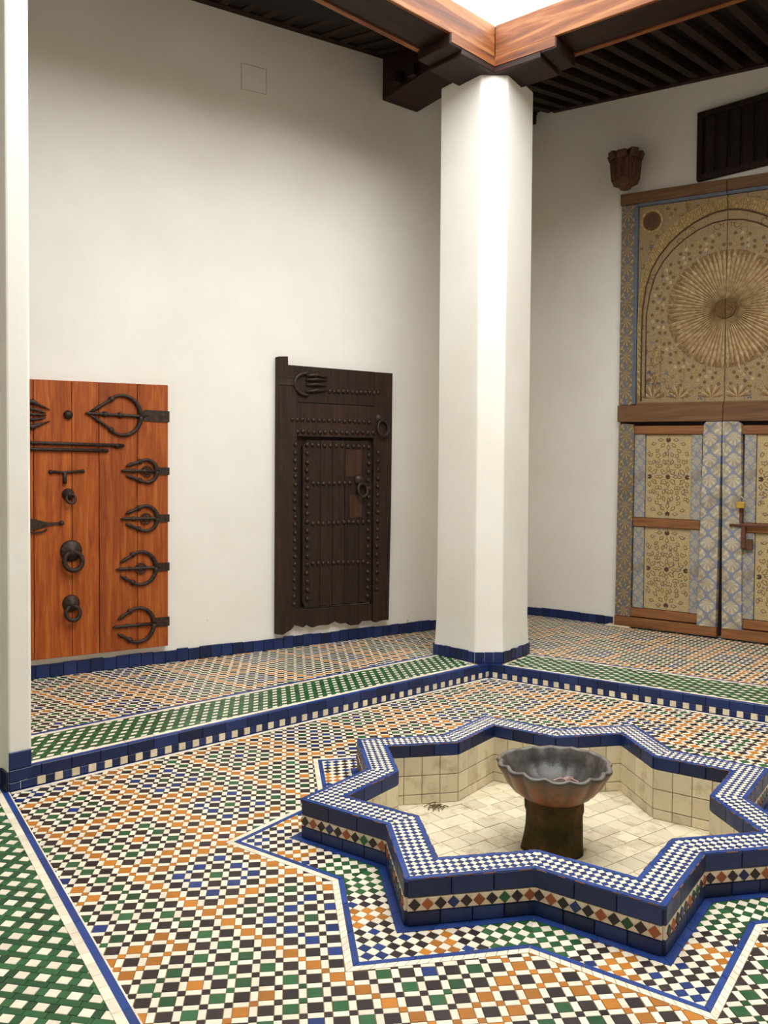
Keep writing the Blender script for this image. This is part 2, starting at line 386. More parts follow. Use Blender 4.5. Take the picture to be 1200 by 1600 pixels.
# ------------------------------------------------------------------ floors
def tartan_colour(i, j):
    """black alternates with colour; colours make nested squares on the diagonal"""
    if (i + j) % 2: return 'tile_black'
    u, v = (i + j) // 2, (i - j) // 2
    cu, cv = (u + 4) // 5, (v + 1) // 5
    du, dv = abs(u + 2 - 5 * cu), abs(v - 1 - 5 * cv)
    r = max(du, dv); kind = (cu * 2 + cv * 3) % 4
    if r == 2:
        if cu % 2 and u + 2 - 5 * cu == 2: return 'tile_green'
        if (cu + cv) % 4 == 1 and dv == 2 and du < 2: return 'tile_blue' if v - 1 - 5 * cv > 0 else 'tile_green'
        return 'tile_orange'
    if r == 1: return ('tile_blue', 'tile_green', 'tile_green', 'tile_blue')[kind]
    return ('tile_green', 'tile_orange', 'tile_blue', 'tile_green')[kind]
LA = math.radians(6.5); LE1 = Vector((math.cos(LA), math.sin(LA))); LE2 = Vector((-math.sin(LA), math.cos(LA))); LO = Vector((-0.634, 3.605)); LP = 0.0765
def tartan(region, lo, hi, seed=0):
    """yield (polygon, colour) for a field of large squares, white bars and small squares clipped to a convex region"""
    pc = [(lo[0], lo[1]), (hi[0], lo[1]), (hi[0], hi[1]), (lo[0], hi[1])]
    ii = [((Vector(p) - LO).dot(LE1) / LP, (Vector(p) - LO).dot(LE2) / LP) for p in pc]
    i0, i1 = int(min(a for a, _ in ii)) - 1, int(max(a for a, _ in ii)) + 1
    j0, j1 = int(min(b for _, b in ii)) - 1, int(max(b for _, b in ii)) + 1
    B, W, g = 0.0505 / 2, (LP - 0.0505) / 2, 0.0011
    for i in range(i0, i1 + 1):
        for j in range(j0, j1 + 1):
            c0 = LO + LE1 * (i * LP) + LE2 * (j * LP)
            if any(n[0] * c0.x + n[1] * c0.y - n[2] < -0.12 for n in region): continue
            k = tartan_colour(i, j)
            k2 = 'tile_black'
            a, b = (tartan_colour(i, j), tartan_colour(i + 1, j + 1)) if (i + j) % 2 == 0 else (tartan_colour(i + 1, j), tartan_colour(i, j + 1))
            if a == b and (a == 'tile_orange' or (i * 7 + j * 3) % 3 == 0): k2 = a
            for (cx, cy, hx, hy, col) in ((0, 0, B, B, k), (0.5, 0, W, B, 'tile_white'), (0, 0.5, B, W, 'tile_white'), (0.5, 0.5, W, W, k2)):
                c = c0 + LE1 * (cx * LP) + LE2 * (cy * LP); hx -= g; hy -= g
                jx, jy = random.uniform(-.0006, .0006), random.uniform(-.0006, .0006)
                p = [tuple(c + LE1 * (x + jx) + LE2 * (y + jy)) for x, y in ((-hx, -hy), (hx, -hy), (hx, hy), (-hx, hy))]
                q = clip(p, region)
                if q: yield q, col, (c.x, c.y)
def lattice(region, lo, hi, origin, ang1, ang2, p1, p2, frac):
    """white squares in a green trellis; green bars run through in one direction"""
    e1 = Vector((math.cos(ang1), math.sin(ang1))); e2 = Vector((math.cos(ang2), math.sin(ang2))); D = e1.x * e2.y - e1.y * e2.x
    def co(p):
        d = Vector(p) - Vector(origin); return (d.x * e2.y - d.y * e2.x) / D / p1, (e1.x * d.y - e1.y * d.x) / D / p2
    cc = [co(p) for p in ((lo[0], lo[1]), (hi[0], lo[1]), (hi[0], hi[1]), (lo[0], hi[1]))]
    a, b = frac / 2, (1 - frac) / 2; g = 0.012
    for i in range(int(min(c[0] for c in cc)) - 1, int(max(c[0] for c in cc)) + 2):
        for j in range(int(min(c[1] for c in cc)) - 1, int(max(c[1] for c in cc)) + 2):
            c0 = Vector(origin) + e1 * (i * p1) + e2 * (j * p2)
            if any(n[0] * c0.x + n[1] * c0.y - n[2] < -0.15 for n in region): continue
            for (cx, cy, hx, hy, col) in ((0, 0, a, a, 'tile_white'), (0.5, 0, b, a, 'tile_green'), (0, 0.5, 0.5, b, 'tile_green')):
                p = [tuple(c0 + e1 * (p1 * (cx + x)) + e2 * (p2 * (cy + y))) for x, y in ((-hx + g, -hy + g), (hx - g, -hy + g), (hx - g, hy - g), (-hx + g, hy - g))]
                q = clip(ccw(p), region)
                if q: yield q, col, (c0.x, c0.y)
TILE_T = 0.010
def in_view(c, z=0.0):
    y = c[1]
    if y < 1.2: return 0
    x = c[0] / y * F_PX; v = (CAM_H - z) / y * F_PX
    if abs(x) > 600 or v > 835: return 0
    return F_PX * F_PX * (CAM_H - z) / (y ** 3)             # image area per floor area
def lay(parent, tiles, z, n_single, name, field):
    """the n_single tiles that show largest become parts of their own, the rest one joined part"""
    order = sorted(range(len(tiles)), key=lambda i: -in_view(tiles[i][2], z) * area(tiles[i][0]))
    single = set(order[:n_single]); rest = MB()
    for i, (p, col, c) in enumerate(tiles):
        dz = random.uniform(-0.0005, 0.0005)
        if i in single:
            q = MB(); cx = sum(a[0] for a in p) / len(p); cy = sum(a[1] for a in p) / len(p)
            pl = [(a[0] - cx, a[1] - cy) for a in p]; b = 0.0012
            ins = [(x - b * (1 if x > 0 else -1), y - b * (1 if y > 0 else -1)) for x, y in pl]
            n = len(pl); q.v = [(x, y, 0) for x, y in ins] + [(x, y, -b) for x, y in pl] + [(x, y, -TILE_T) for x, y in pl]
            q.face(list(range(n)), col)
            for r in (0, 1):
                for k in range(n): k2 = (k + 1) % n; q.face([r * n + k, (r + 1) * n + k, (r + 1) * n + k2, r * n + k2], col)
            q.build(name, parent, (cx, cy, z + dz))
        else: rest.prism(p, z - TILE_T, z + dz, col, bottom=False)
    if rest.v: rest.build(field, parent, stuff=True)

# slab under everything
fm = MB(); fm.prism([(-6.5, -3.5), (7.5, -3.5), (7.5, 11.5), (-6.5, 11.5)], -0.6, -0.35, 'grout')
floor = struct(fm.build('floor'), 'courtyard floor of black, white, orange, green and blue zellige tiles')
# mortar bed of the courtyard with the star-shaped basin left open
bed = MB(); bed_out = [Vector((-6.5, -3.5)), Vector((7.5, -3.5)), Vector((7.5, 11.5)), Vector((-6.5, 11.5))]
sp = star_poly(0.90)
ang = lambda p: math.atan2(p[1] - SCN[1], p[0] - SCN[0])
ring = sorted(sp, key=ang)
outer = [(SCN[0] + 9 * math.cos(ang(p)), SCN[1] + 9 * math.sin(ang(p))) for p in ring]
for k in range(16):
    k2 = (k + 1) % 16; bed.prism([ring[k], outer[k], outer[k2], ring[k2]], -0.35, -0.004, 'grout')
bed.build('mortar_bed', floor)

B_BORD = (0.008, 0.034, 0.064)                              # left border: thin white, blue, white
def inset(a, b, off): return left_of(a, b, off)
court = [left_of(LC, NC, 0.0), left_of(NC, RC), left_of(RC, C0, 0.050), left_of(C0, LC, 0.050)]
court_q = [(LC, NC), (NC, RC), (RC, C0), (C0, LC)]
tiles = []
KB = (1.228, 1.254, 1.285)                                  # floor star: blue strip, white strip
for p, col, c in tartan(court, (-2.3, 0.2), (4.7, 7.2)):
    s = [w2s(q) for q in p]; r = max(math.hypot(*q) for q in s)
    if r < 0.9: continue
    if min(math.hypot(*q) for q in s) < 1.32:
        parts = [s]
        for sq in squares(KB[2] + 0.002):
            nxt = []
            for q in parts: nxt += subtract(q, sq)
            parts = nxt
        for q in parts:
            w = ccw([s2w(a) for a in q])
            if area(w) > 2e-5: tiles.append((w, col, c))
    else: tiles.append((p, col, c))
lay(floor, tiles, 0.0, 300, 'floor_tile', 'floor_tile_field')
# diamond checker between the floor star and the fountain
tiles = []; cs = 0.0315
for t in range(8):
    a = -t * PI / 4; ca, sa = math.cos(a), math.sin(a)
    for i in range(20, 48):
        for j in range(-24, 25):
            x, y = i * cs * 0.9, j * cs
            pts = []
            for dx, dy in ((-1, -1), (1, -1), (1, 1), (-1, 1)):
                X, Y = x + dx * cs * 0.44, y + dy * cs * 0.48
                pts.append((X * ca - Y * sa, X * sa + Y * ca))
            q = clip(pts, sector(t) + tip_edges(t, KB[0] - 0.002))
            if not q: continue
            for w in subtract(q, tip_edges(t, 1.046)):
                tt = (KB[0] - x + abs(y)) / 1.4142 / (0.4142 * KB[0])
                if (i + j) % 2: col = 'tile_white'
                else:
                    band = int(tt * 5.2); col = ('tile_blue', 'tile_black', 'tile_orange', 'tile_black', 'tile_green', 'tile_green')[min(5, max(0, band))]
                    if col == 'tile_black' and (i * 3 + j) % 7 == 0: col = 'tile_blue'
                    if col == 'tile_orange' and (i * 3 + j) % 7 == 3: col = 'tile_black'
                W = ccw([s2w(b) for b in w])
                if area(W) > 2e-5: tiles.append((W, col, s2w((x * ca - y * sa, x * sa + y * ca))))
lay(floor, tiles, 0.0, 260, 'diamond_tile', 'diamond_tile_field')
# the two lines of the floor star and the blue skirt at the fountain's foot
def band_piece(name, i, k0, k1, t0, t1, z, mat, parent, h=TILE_T):
    def P(k, t):
        a, b = sv(i, k), sv(i + 1, k); return s2w((a[0] + (b[0] - a[0]) * t, a[1] + (b[1] - a[1]) * t))
    pl = ccw([P(k0, t0), P(k1, t0), P(k1, t1), P(k0, t1)])
    cx = sum(p[0] for p in pl) / 4; cy = sum(p[1] for p in pl) / 4
    q = MB(); q.prism([(p[0] - cx, p[1] - cy) for p in pl], -h, 0, mat); return q.build(name, parent, (cx, cy, z))
for i in range(16):
    for n in range(16): band_piece('border_tile', i, KB[1] + 0.001, KB[2], (n + .03) / 16, (n + .97) / 16, 0.001, 'tile_white', floor)
    for n in range(3): band_piece('border_strip', i, KB[0], KB[1] - 0.001, (n + .01) / 3, (n + .99) / 3, 0.001, 'strip_blue', floor)
    for n in range(4): band_piece('skirt_tile', i, 0.99, 1.045, (n + .01) / 4, (n + .99) / 4, 0.001, 'strip_blue', floor)
# border along the near gallery: thin white, blue, white; green trellis beyond
def strip_along(a, b, o0, o1, z, mat, n, name, parent, gap=0.0015):
    d = (b - a); L = d.length; d.normalize(); nn = Vector((-d.y, d.x))
    for k in range(n):
        s0, s1 = L * k / n + gap / 2, L * (k + 1) / n - gap / 2
        pl = [a + d * s0 + nn * o0, a + d * s1 + nn * o0, a + d * s1 + nn * o1, a + d * s0 + nn * o1]
        c = sum(pl, Vector((0, 0))) / 4
        q = MB(); q.prism(ccw([tuple(p - c) for p in pl]), -TILE_T, 0, mat); q.build(name, parent, (c.x, c.y, z))
LC2 = LC + (LC - NC).normalized() * 0.30
strip_along(LC, NC, -0.006, 0.0, 0.001, 'tile_white', 60, 'border_tile', floor)
strip_along(LC2, NC, -0.034, -0.006, 0.001, 'strip_blue', 16, 'border_strip', floor)
strip_along(LC2, NC, -0.066, -0.034, 0.001, 'tile_white', 64, 'border_tile', floor)
near_reg = [left_of(NC, LC, 0.067), (0, 1, 0.3), (1, 0, -4.4), left_of(Vector((-4.4, 4.6)), Vector((-5.4, 0)), 0), (0, -1, -4.8)]
lay(floor, list(lattice(near_reg, (-4.4, 0.3), (0.6, 4.9), (-1.253, 2.672), math.radians(-10), math.radians(-97), 0.076, 0.070, 0.56)), 0.0, 200, 'trellis_tile', 'trellis_tile_field')
# lines along the foot of the steps
for a, b in ((C0, LC), (RC, C0)):
    n = int((a - b).length / 0.2)
    strip_along(a, b, 0.0, 0.020, 0.0012, 'strip_blue', n, 'border_strip', floor)
    strip_along(a, b, 0.020, 0.048, 0.001, 'tile_white', n, 'border_strip', floor)

# ------------------------------------------------------------------ raised galleries, steps
WL_END, WR_START = 4.62, -0.62
PL0, PL1 = wl(-2.3), wl(WL_END)
def gallery(name, label, nose_a, nose_b, strip_a, strip_b, poly, origin, a1, a2):
    m = MB(); m.prism(ccw([tuple(p) for p in poly]), 0.0, HS - 0.004, 'grout'); g = struct(m.build(name), label)
    return g
# left gallery (from the left pillar to the far corner and round behind the column), right gallery
sLa, sLb = Vector((-2.20, 4.83)), Vector((0.47, 7.41))      # blue line that ends the green band, left
sRa, sRb = Vector((1.335, 7.445)), Vector((5.2, 4.66))      # same, right
gl_poly = [LC, C0, Vector((1.33, 7.46)), wr(-0.0) * 1.0, wr(WR_START), PL1, wl(0), wl(-0.9), Vector((-2.75, 4.55)), Vector((-2.30, 4.42)), Vector((-2.02, 4.38))]
left_poly = [LC, C0, wr(-0.0), wr(WR_START), PL1, wl(-0.9), Vector((-2.9, 4.6)), Vector((-2.02, 4.38))]
m = MB(); m.prism(ccw([tuple(p) for p in left_poly]), -0.3, HS - 0.004, 'grout'); gal_l = struct(m.build('floor'), 'raised tiled gallery floor in front of the left wall')
right_poly = [C0, RC, Vector((6.4, 5.6)), wr(5.2), wr(-0.0)]
m = MB(); m.prism(ccw([tuple(p) for p in right_poly]), -0.3, HS - 0.004, 'grout'); gal_r = struct(m.build('floor'), 'raised tiled gallery floor in front of the painted doors')
def hps(poly):
    poly = [Vector(p) for p in ccw([tuple(q) for q in poly])]
    return [left_of(poly[i], poly[(i + 1) % len(poly)]) for i in range(len(poly))]
colL, colR = Vector((0.46, 7.406)), Vector((1.329, 7.465))
EDGE = 0.012
# left: nose strip, white line, green trellis, white line, blue line, tartan
def offs(a, b, d):
    n = (b - a).normalized(); n = Vector((-n.y, n.x)); return a + n * d, b + n * d
def band(a0, b0, a1, b1, mat, n, name, parent, z=HS):
    for k in range(n):
        t0, t1 = (k + .01) / n, (k + .99) / n
        pl = [a0.lerp(b0, t0), a0.lerp(b0, t1), a1.lerp(b1, t1), a1.lerp(b1, t0)]
        c = sum(pl, Vector((0, 0))) / 4
        q = MB(); q.prism(ccw([tuple(p - c) for p in pl]), -TILE_T, 0, mat); q.build(name, parent, (c.x, c.y, z))
NL0, NL1 = Vector((-1.875, 4.353)), Vector((0.80, 6.92)); NL1 = C0 + (LC - C0).normalized() * 0.13
iL0, iL1 = NL0 + Vector((-.02, .022)), NL1 + Vector((-.02, .03))
wL0, wL1 = iL0 + Vector((-.026, .030)), iL1 + Vector((-.026, .034))
band(NL0, NL1, iL0, iL1, 'strip_blue', 20, 'nosing_strip', gal_l, HS + .001)
band(iL0, iL1, wL0, wL1, 'tile_white', 20, 'border_strip', gal_l)
o1a, o1b = sLa, sLb
band(o1a + Vector((.022, -.025)), o1b + Vector((.022, -.025)), o1a, o1b, 'strip_blue', 20, 'border_strip', gal_l)
band(o1a + Vector((.045, -.052)), o1b + Vector((.045, -.052)), o1a + Vector((.023, -.026)), o1b + Vector((.023, -.026)), 'tile_white', 20, 'border_strip', gal_l)
band(wL1 + Vector((-.02, .0)), o1b + Vector((.06, -.06)), wL1 + Vector((.01, .02)), o1b + Vector((.03, -.03)), 'tile_white', 4, 'border_strip', gal_l)
gz = [wL0, wL1, o1b + Vector((.048, -.056)), o1a + Vector((.048, -.056))]
lay(gal_l, list(lattice(hps(gz), (-2.6, 4.2), (0.9, 7.5), (-1.6, 4.7), math.radians(36), math.radians(98), 0.074, 0.074, 0.50)), HS, 0, 'trellis_tile', 'trellis_tile_field')
gzone = [o1a + Vector((-.002, .002)), o1b + Vector((-.002, .002)), Vector((0.95, 7.75)), Vector((1.05, 9.0)), PL1, wl(-0.6), Vector((-2.75, 5.3))]
lay(gal_l, list(tartan(hps([o1a, o1b, wl(4.15), wl(-0.62)]), (-3.6, 4.6), (1.2, 9.2))), HS, 0, 'floor_tile', 'floor_tile_field')
lay(gal_l, list(tartan(hps([o1a, wl(-0.62), wl(-0.9), Vector((-2.9, 4.6)), Vector((-2.3, 4.5))]), (-4.0, 4.2), (-1.9, 6.4))), HS, 0, 'floor_tile', 'floor_tile_field')
lay(gal_l, list(tartan(hps([o1b, Vector((0.9, 7.8)), wr(0.0), wl(4.62), wl(4.15)]), (0.2, 7.2), (2.0, 10.2))), HS, 0, 'floor_tile', 'floor_tile_field')
# right
NR0 = C0 + (RC - C0).normalized() * 0.13; NR1 = RC
eR = Vector((.02, .03))
for tri, g_ in (((NL1, C0, Vector((0.80, 7.03))), gal_l), ((C0, NR0, Vector((1.03, 7.035))), gal_r)):
    c = sum(tri, Vector((0, 0))) / 3; q = MB(); q.prism(ccw([tuple(p - c) for p in tri]), -TILE_T, 0, 'tile_navy'); q.build('corner_tile', g_, (c.x, c.y, HS + .001))
band(NR0, NR1, NR0 + eR * .6, NR1 + eR * .6, 'strip_blue', 26, 'nosing_strip', gal_r, HS + .001)
wR0, wR1 = NR0 + eR * 1.6, NR1 + eR * 1.6
band(NR0 + eR * .6, NR1 + eR * .6, wR0, wR1, 'tile_white', 26, 'border_strip', gal_r)
band(sRa + Vector((-.014, -.02)), sRb + Vector((-.014, -.02)), sRa, sRb, 'strip_blue', 24, 'border_strip', gal_r)
band(sRa + Vector((-.034, -.05)), sRb + Vector((-.034, -.05)), sRa + Vector((-.015, -.021)), sRb + Vector((-.015, -.021)), 'tile_white', 24, 'border_strip', gal_r)
band(wR0 + Vector((.0, .02)), sRa + Vector((-.02, -.06)), wR0 + Vector((.03, .0)), sRa + Vector((.01, -.05)), 'tile_white', 4, 'border_strip', gal_r)
lay(gal_r, list(lattice(hps([wR0, wR1, sRb + Vector((-.036, -.052)), sRa + Vector((-.036, -.052))]), (0.9, 4.2), (5.4, 7.5), (1.6, 6.9), math.radians(-4), math.radians(-74), 0.078, 0.078, 0.5)), HS, 0, 'trellis_tile', 'trellis_tile_field')
lay(gal_r, list(tartan(hps([sRa, sRb, Vector((6.3, 5.6)), wr(5.0), wr(0.0), Vector((1.2, 7.6))]), (1.0, 4.4), (6.5, 10.0))), HS, 0, 'floor_tile', 'floor_tile_field')

# a glazed tile with softened edges, lying in the local x-z plane with its face to -y, unit width and height
_tc = {}
def face_tile(mat, w, h, t=0.012, b=0.0025):
    key = (mat, round(w, 3), round(h, 3), t)
    if key not in _tc:
        q = MB(); q.v = [(x * (w / 2 - b), -t, z * (h / 2 - b)) for x, z in ((-1, -1), (1, -1), (1, 1), (-1, 1))] + [(x * w / 2, y, z * h / 2) for y in (-t + b, 0) for x, z in ((-1, -1), (1, -1), (1, 1), (-1, 1))]
        q.face([0, 1, 2, 3], mat)
        for r in (0, 4):
            for k in range(4): k2 = (k + 1) % 4; q.face([r + k, r + 4 + k, r + 4 + k2, r + k2], mat)
        q.smooth = False; _tc[key] = q.mesh('tile')
    return _tc[key]
def run_tiles(parent, a, b, z0, z1, w, mat, name='tile', gap=0.003, y=0.0, alt=None, jag=0.0):
    """a row of upright tiles from a to b, faces to the right of a->b"""
    d = b - a; L = d.length; n = max(1, round(L / w)); rot = math.atan2(d.y, d.x); w = L / n
    for k in range(n):
        mm = alt[k % len(alt)] if alt else mat
        c = a + d * ((k + .5) / n)
        o = link(name, face_tile(mm, w - gap, z1 - z0 - gap), parent, (c.x, c.y, (z0 + z1) / 2), rot)
        if jag:
            s = 1 + random.uniform(-jag, jag); o.scale = (1, random.uniform(.8, 1.1), s); o.location.z = z0 + (z1 - z0) * s / 2
def step(name, a, b, label):
    d = (b - a).normalized(); n = Vector((d.y, -d.x)); m = MB()
    pl = [a, b, b - n * 0.02, a - n * 0.02]
    m.prism(ccw([tuple(p + n * 0.001) for p in pl]), 0.0, HS - 0.001, 'grout_dark'); st = struct(m.build(name), label)
    run_tiles(st, a, b, 0.050, HS + 0.001, 0.165, 'tile_navy', 'riser_tile', 0.0025)
    run_tiles(st, a, b, 0.004, 0.050, 0.047, None, 'checker_tile', 0.002, alt=('tile_navy', 'tile_bone'))
step('trim_1', LC, C0, 'blue tiled step with a checked row along the left gallery')
step('trim_2', C0, RC, 'blue tiled step with a checked row along the right gallery')

# ------------------------------------------------------------------ walls
def wall(name, a, b, z0, z1, label, t=0.3, mat='white_plaster'):
    d = (b - a); L = d.length; rot = math.atan2(d.y, d.x)
    m = MB(); m.box(0, L, 0, t, z0, z1, mat)
    return struct(m.build(name, None, (a.x, a.y, 0), rot), label)
wall_l = wall('wall_left', wl(-2.3), wl(WL_END), -0.3, 6.4, 'tall white plaster wall behind the two displayed doors')
wall('wall_back', wl(WL_END), wr(WR_START), -0.3, 6.4, 'white wall of the recess behind the column')
wall_r = wall('wall_right', wr(WR_START), wr(5.4), -0.3, 6.4, 'white plaster wall behind the tall painted doors')
wall('wall_right_side', wr(5.4), Vector((6.9, 1.0)), -0.3, 6.4, 'white wall of the right side')
wall('wall_front', Vector((6.9, 1.0)), Vector((2.8, -2.8)), -0.3, 6.4, 'white wall behind the photographer')
wall('wall_front_left', Vector((2.8, -2.8)), Vector((-2.8, -2.6)), -0.3, 6.4, 'white wall behind the photographer, left part')
wall('wall_left_side', Vector((-2.8, -2.6)), wl(-2.3), -0.3, 6.4, 'white wall of the near gallery')
# square patch in the plaster high on the left wall
pt = MB()
for (u0, z0, u1, z1) in ((1.798, 5.123, 1.797, 5.351), (1.797, 5.351, 2.044, 5.366), (2.044, 5.366, 2.045, 5.145), (2.045, 5.145, 1.798, 5.123)):
    pt.tube([(u0 + 2.3, -0.001, z0), (u1 + 2.3, -0.001, z1)], 0.0022, 'wall_crack', 6)
pt.build('patch_seam', wall_l)
pp = MB(); pp.hexa([(1.803 + 2.3, -.004, 5.128), (2.040 + 2.3, -.004, 5.150), (2.040 + 2.3, .01, 5.150), (1.803 + 2.3, .01, 5.128), (1.802 + 2.3, -.004, 5.346), (2.039 + 2.3, -.004, 5.361), (2.039 + 2.3, .01, 5.361), (1.802 + 2.3, .01, 5.346)], 'white_plaster')
pp.build('patch', wall_l)

def baseboard(name, a, b, label, h=0.108, w=0.103):
    d = (b - a).normalized(); n = Vector((d.y, -d.x)); m = MB()
    m.prism(ccw([tuple(p) for p in (a, b, b + n * 0.006, a + n * 0.006)]), HS - 0.004, HS + h - 0.012, 'grout_dark')
    bb = struct(m.build(name), label); run_tiles(bb, a + n * 0.004, b + n * 0.004, HS, HS + h, w, 'tile_navy', 'skirting_tile', 0.004, jag=0.06)
baseboard('baseboard_left', wl(-0.15), wl(WL_END), 'row of dark blue tiles along the foot of the left wall')
baseboard('baseboard_right', wr(WR_START + .1), wr(1.085), 'row of dark blue tiles along the foot of the right wall', 0.098)

# ------------------------------------------------------------------ columns
def pillar(name, foot, z0, ztop, label, tile_edges, flare=True):
    c = sum(foot, Vector((0, 0))) / len(foot)
    root = empty(name, (c.x, c.y, z0)); m = MB(); n = len(foot)
    levels = [(z0, 1.0), (z0 + .09, 1.0), (z0 + .16, .985), (z0 + .34, .965), (z0 + 1.2, .955), (z0 + 3.0, .955), (ztop, .955)]
    for z, s in levels:
        for p in foot: q = (p - c) * (s if flare else 1); m.v.append((q.x, q.y, z - z0))
    for k in range(len(levels) - 1):
        for i in range(n): j = (i + 1) % n; m.face([k * n + i, k * n + j, (k + 1) * n + j, (k + 1) * n + i], 'white_plaster')
    m.face(list(reversed(range(n))), 'white_plaster'); m.face([(len(levels) - 1) * n + i for i in range(n)], 'white_plaster')
    m.build('shaft', root, bevel=0.012)
    for (i, j, za, zb, w) in tile_edges:
        run_tiles(root, foot[i] - c, foot[j] - c, za - z0, zb - z0, w, 'tile_navy', 'base_tile', 0.004, jag=0.05)
    return tag(root, label, 'column', kind='structure')
P1, P2, P3, P4 = Vector((0.46, 7.406)), Vector((0.786, 7.028)), Vector((1.028, 7.032)), Vector((1.329, 7.465))
P5, P6 = P4 + Vector((-0.30, 0.42)), P1 + Vector((0.33, 0.42))
pillar('pillar', [P1, P2, P3, P4, P5, P6], HS, 5.16, 'white chamfered column at the far corner of the courtyard', [(0, 1, HS, HS + .10, .075), (1, 2, HS, HS + .095, .08), (2, 3, HS, HS + .10, .08), (3, 4, HS, HS + .1, .08), (5, 0, HS, HS + .1, .08)])
F0, F1 = Vector((-1.957, 4.272)), Vector((-1.872, 4.356))
pillar('pillar', [F0, F1, Vector((-2.10, 4.86)), Vector((-2.62, 4.70)), Vector((-2.46, 4.22)), Vector((-2.02, 4.345))], 0.0, 5.3,
       'white pillar at the left edge beside the brown panel door', [(0, 1, HS, HS + .092, .1), (0, 1, 0.05, HS, .1), (0, 1, 0.004, 0.05, .05), (4, 5, 0.0, .105, .13), (5, 0, 0.0, .105, .13)], flare=False)

# ------------------------------------------------------------------ roof: fascia beams, brackets, cross beams, joists, boards
def prism_between(m, a0, b0, a1, b1, z, mat):               # sloped slab: z = (z at a0, b0, a1, b1), thickness up
    pass
ceiling_m = MB()
def slab(m, pts, th, mat):                                  # pts: 4 x (x, y, z) ccw seen from above
    m.hexa([p for p in pts] + [(p[0], p[1], p[2] + th) for p in pts], mat)
BW = 0.36
def out(a, b, d): n = (b - a).normalized(); n = Vector((n.y, -n.x)); return n * d
# left fascia from the left pillar to the column, right fascia from the column outward, and the near pair
def beam(name, a, b, label, z0=5.235, z1=5.495, t=BW, dz=0.0):
    d = b - a; L = d.length; n = Vector((-d.y, d.x)).normalized(); rot = math.atan2(d.y, d.x)
    e = empty(name, (a.x, a.y, z0), rot); q = MB(); h = z1 - z0
    q.hexa([(0, 0, 0), (L, 0, dz), (L, -t, dz), (0, -t, 0), (0, 0, h), (L, 0, h + dz), (L, -t, h + dz), (0, -t, h)][:], 'wood_beam')
    return e, q, L, h
def fascia(name, a, b, label, dz=0.0, ext=0.0):
    """courtyard lies to the left of a->b; the beam body lies to the right"""
    d = (b - a).normalized(); a = a - d * ext; b = b + d * ext
    L = (b - a).length; rot = math.atan2(d.y, d.x); e = empty(name, (a.x, a.y, 5.235), rot)
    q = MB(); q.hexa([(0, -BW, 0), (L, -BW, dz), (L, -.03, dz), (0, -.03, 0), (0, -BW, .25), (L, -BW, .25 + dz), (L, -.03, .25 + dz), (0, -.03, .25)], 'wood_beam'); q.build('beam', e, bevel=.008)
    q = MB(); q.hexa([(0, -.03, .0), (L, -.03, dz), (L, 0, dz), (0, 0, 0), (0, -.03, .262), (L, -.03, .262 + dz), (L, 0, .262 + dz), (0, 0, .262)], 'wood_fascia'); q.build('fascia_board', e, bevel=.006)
    q = MB(); q.hexa([(0, -BW - .015, -.012), (L, -BW - .015, dz - .012), (L, -BW + .03, dz - .012), (0, -BW + .03, -.012), (0, -BW - .015, .03), (L, -BW - .015, .03 + dz), (L, -BW + .03, .03 + dz), (0, -BW + .03, .03)], 'wood_fascia'); q.build('bead', e)
    return tag(e, label, 'beam', kind='structure')
fascia('roof_beam', C0, LC, 'weathered orange-brown roof beam over the left step, edge of the sky opening', -0.09)
fascia('roof_beam', RC, C0, 'weathered roof beam over the right step, edge of the sky opening', 0.0)
fascia('roof_beam', LC, NC, 'roof beam over the near left border of the courtyard')
fascia('roof_beam', NC, RC, 'roof beam over the near right border of the courtyard')
for sgn, far, lab in ((1, LC, 'left'), (-1, RC, 'right')):
    d = (far - C0).normalized(); rot = math.atan2(d.y, d.x)
    e = empty('beam_bracket', (C0.x, C0.y, 5.10), rot); q = MB()
    s = -1 if lab == 'left' else 1                           # body side
    y0, y1 = (0.0, -BW) if lab == 'left' else (0.0, BW)
    ya, yb = min(y0, y1), max(y0, y1)
    q.box(-0.25, 0.42, ya, yb, 0.0, 0.13, 'wood_beam'); q.box(0.42, 0.56, ya, yb, 0.035, 0.13, 'wood_beam'); q.build('bracket', e, bevel=.01)
    q = MB(); ymn = (-.012, .006) if lab == 'left' else (-.006, .012)
    q.box(0.0, 0.55, ymn[0], ymn[1], 0.055, 0.132, 'wood_fascia'); q.build('face_board', e)
    tag(e, 'stepped wooden bracket on the column carrying the %s roof beam' % lab, 'bracket', kind='structure')
# cross beams from the column to the walls
e = empty('cross_beam', (*wl(3.55), 5.45), RWL); q = MB(); q.box(-.22, .22, -1.02, -.002, 0, .46, 'wood_beam'); q.build('beam', e, bevel=.012)
tag(e, 'dark cross beam from the left wall to the column', 'beam', kind='structure')
e = empty('cross_beam', (*wr(-0.17), 5.90), RWR); q = MB(); q.box(-.22, .20, -2.2, -.002, 0, .3, 'wood_beam'); q.build('beam', e, bevel=.012)
q = MB(); q.lathe([(0.02, 0), (0.06, .03), (.05, .08), (.07, .14)], 'wood_beam', 12); q.build('pendant', e, (0.18, -.30, -.12))
tag(e, 'dark cross beam from the right wall behind the column', 'beam', kind='structure')
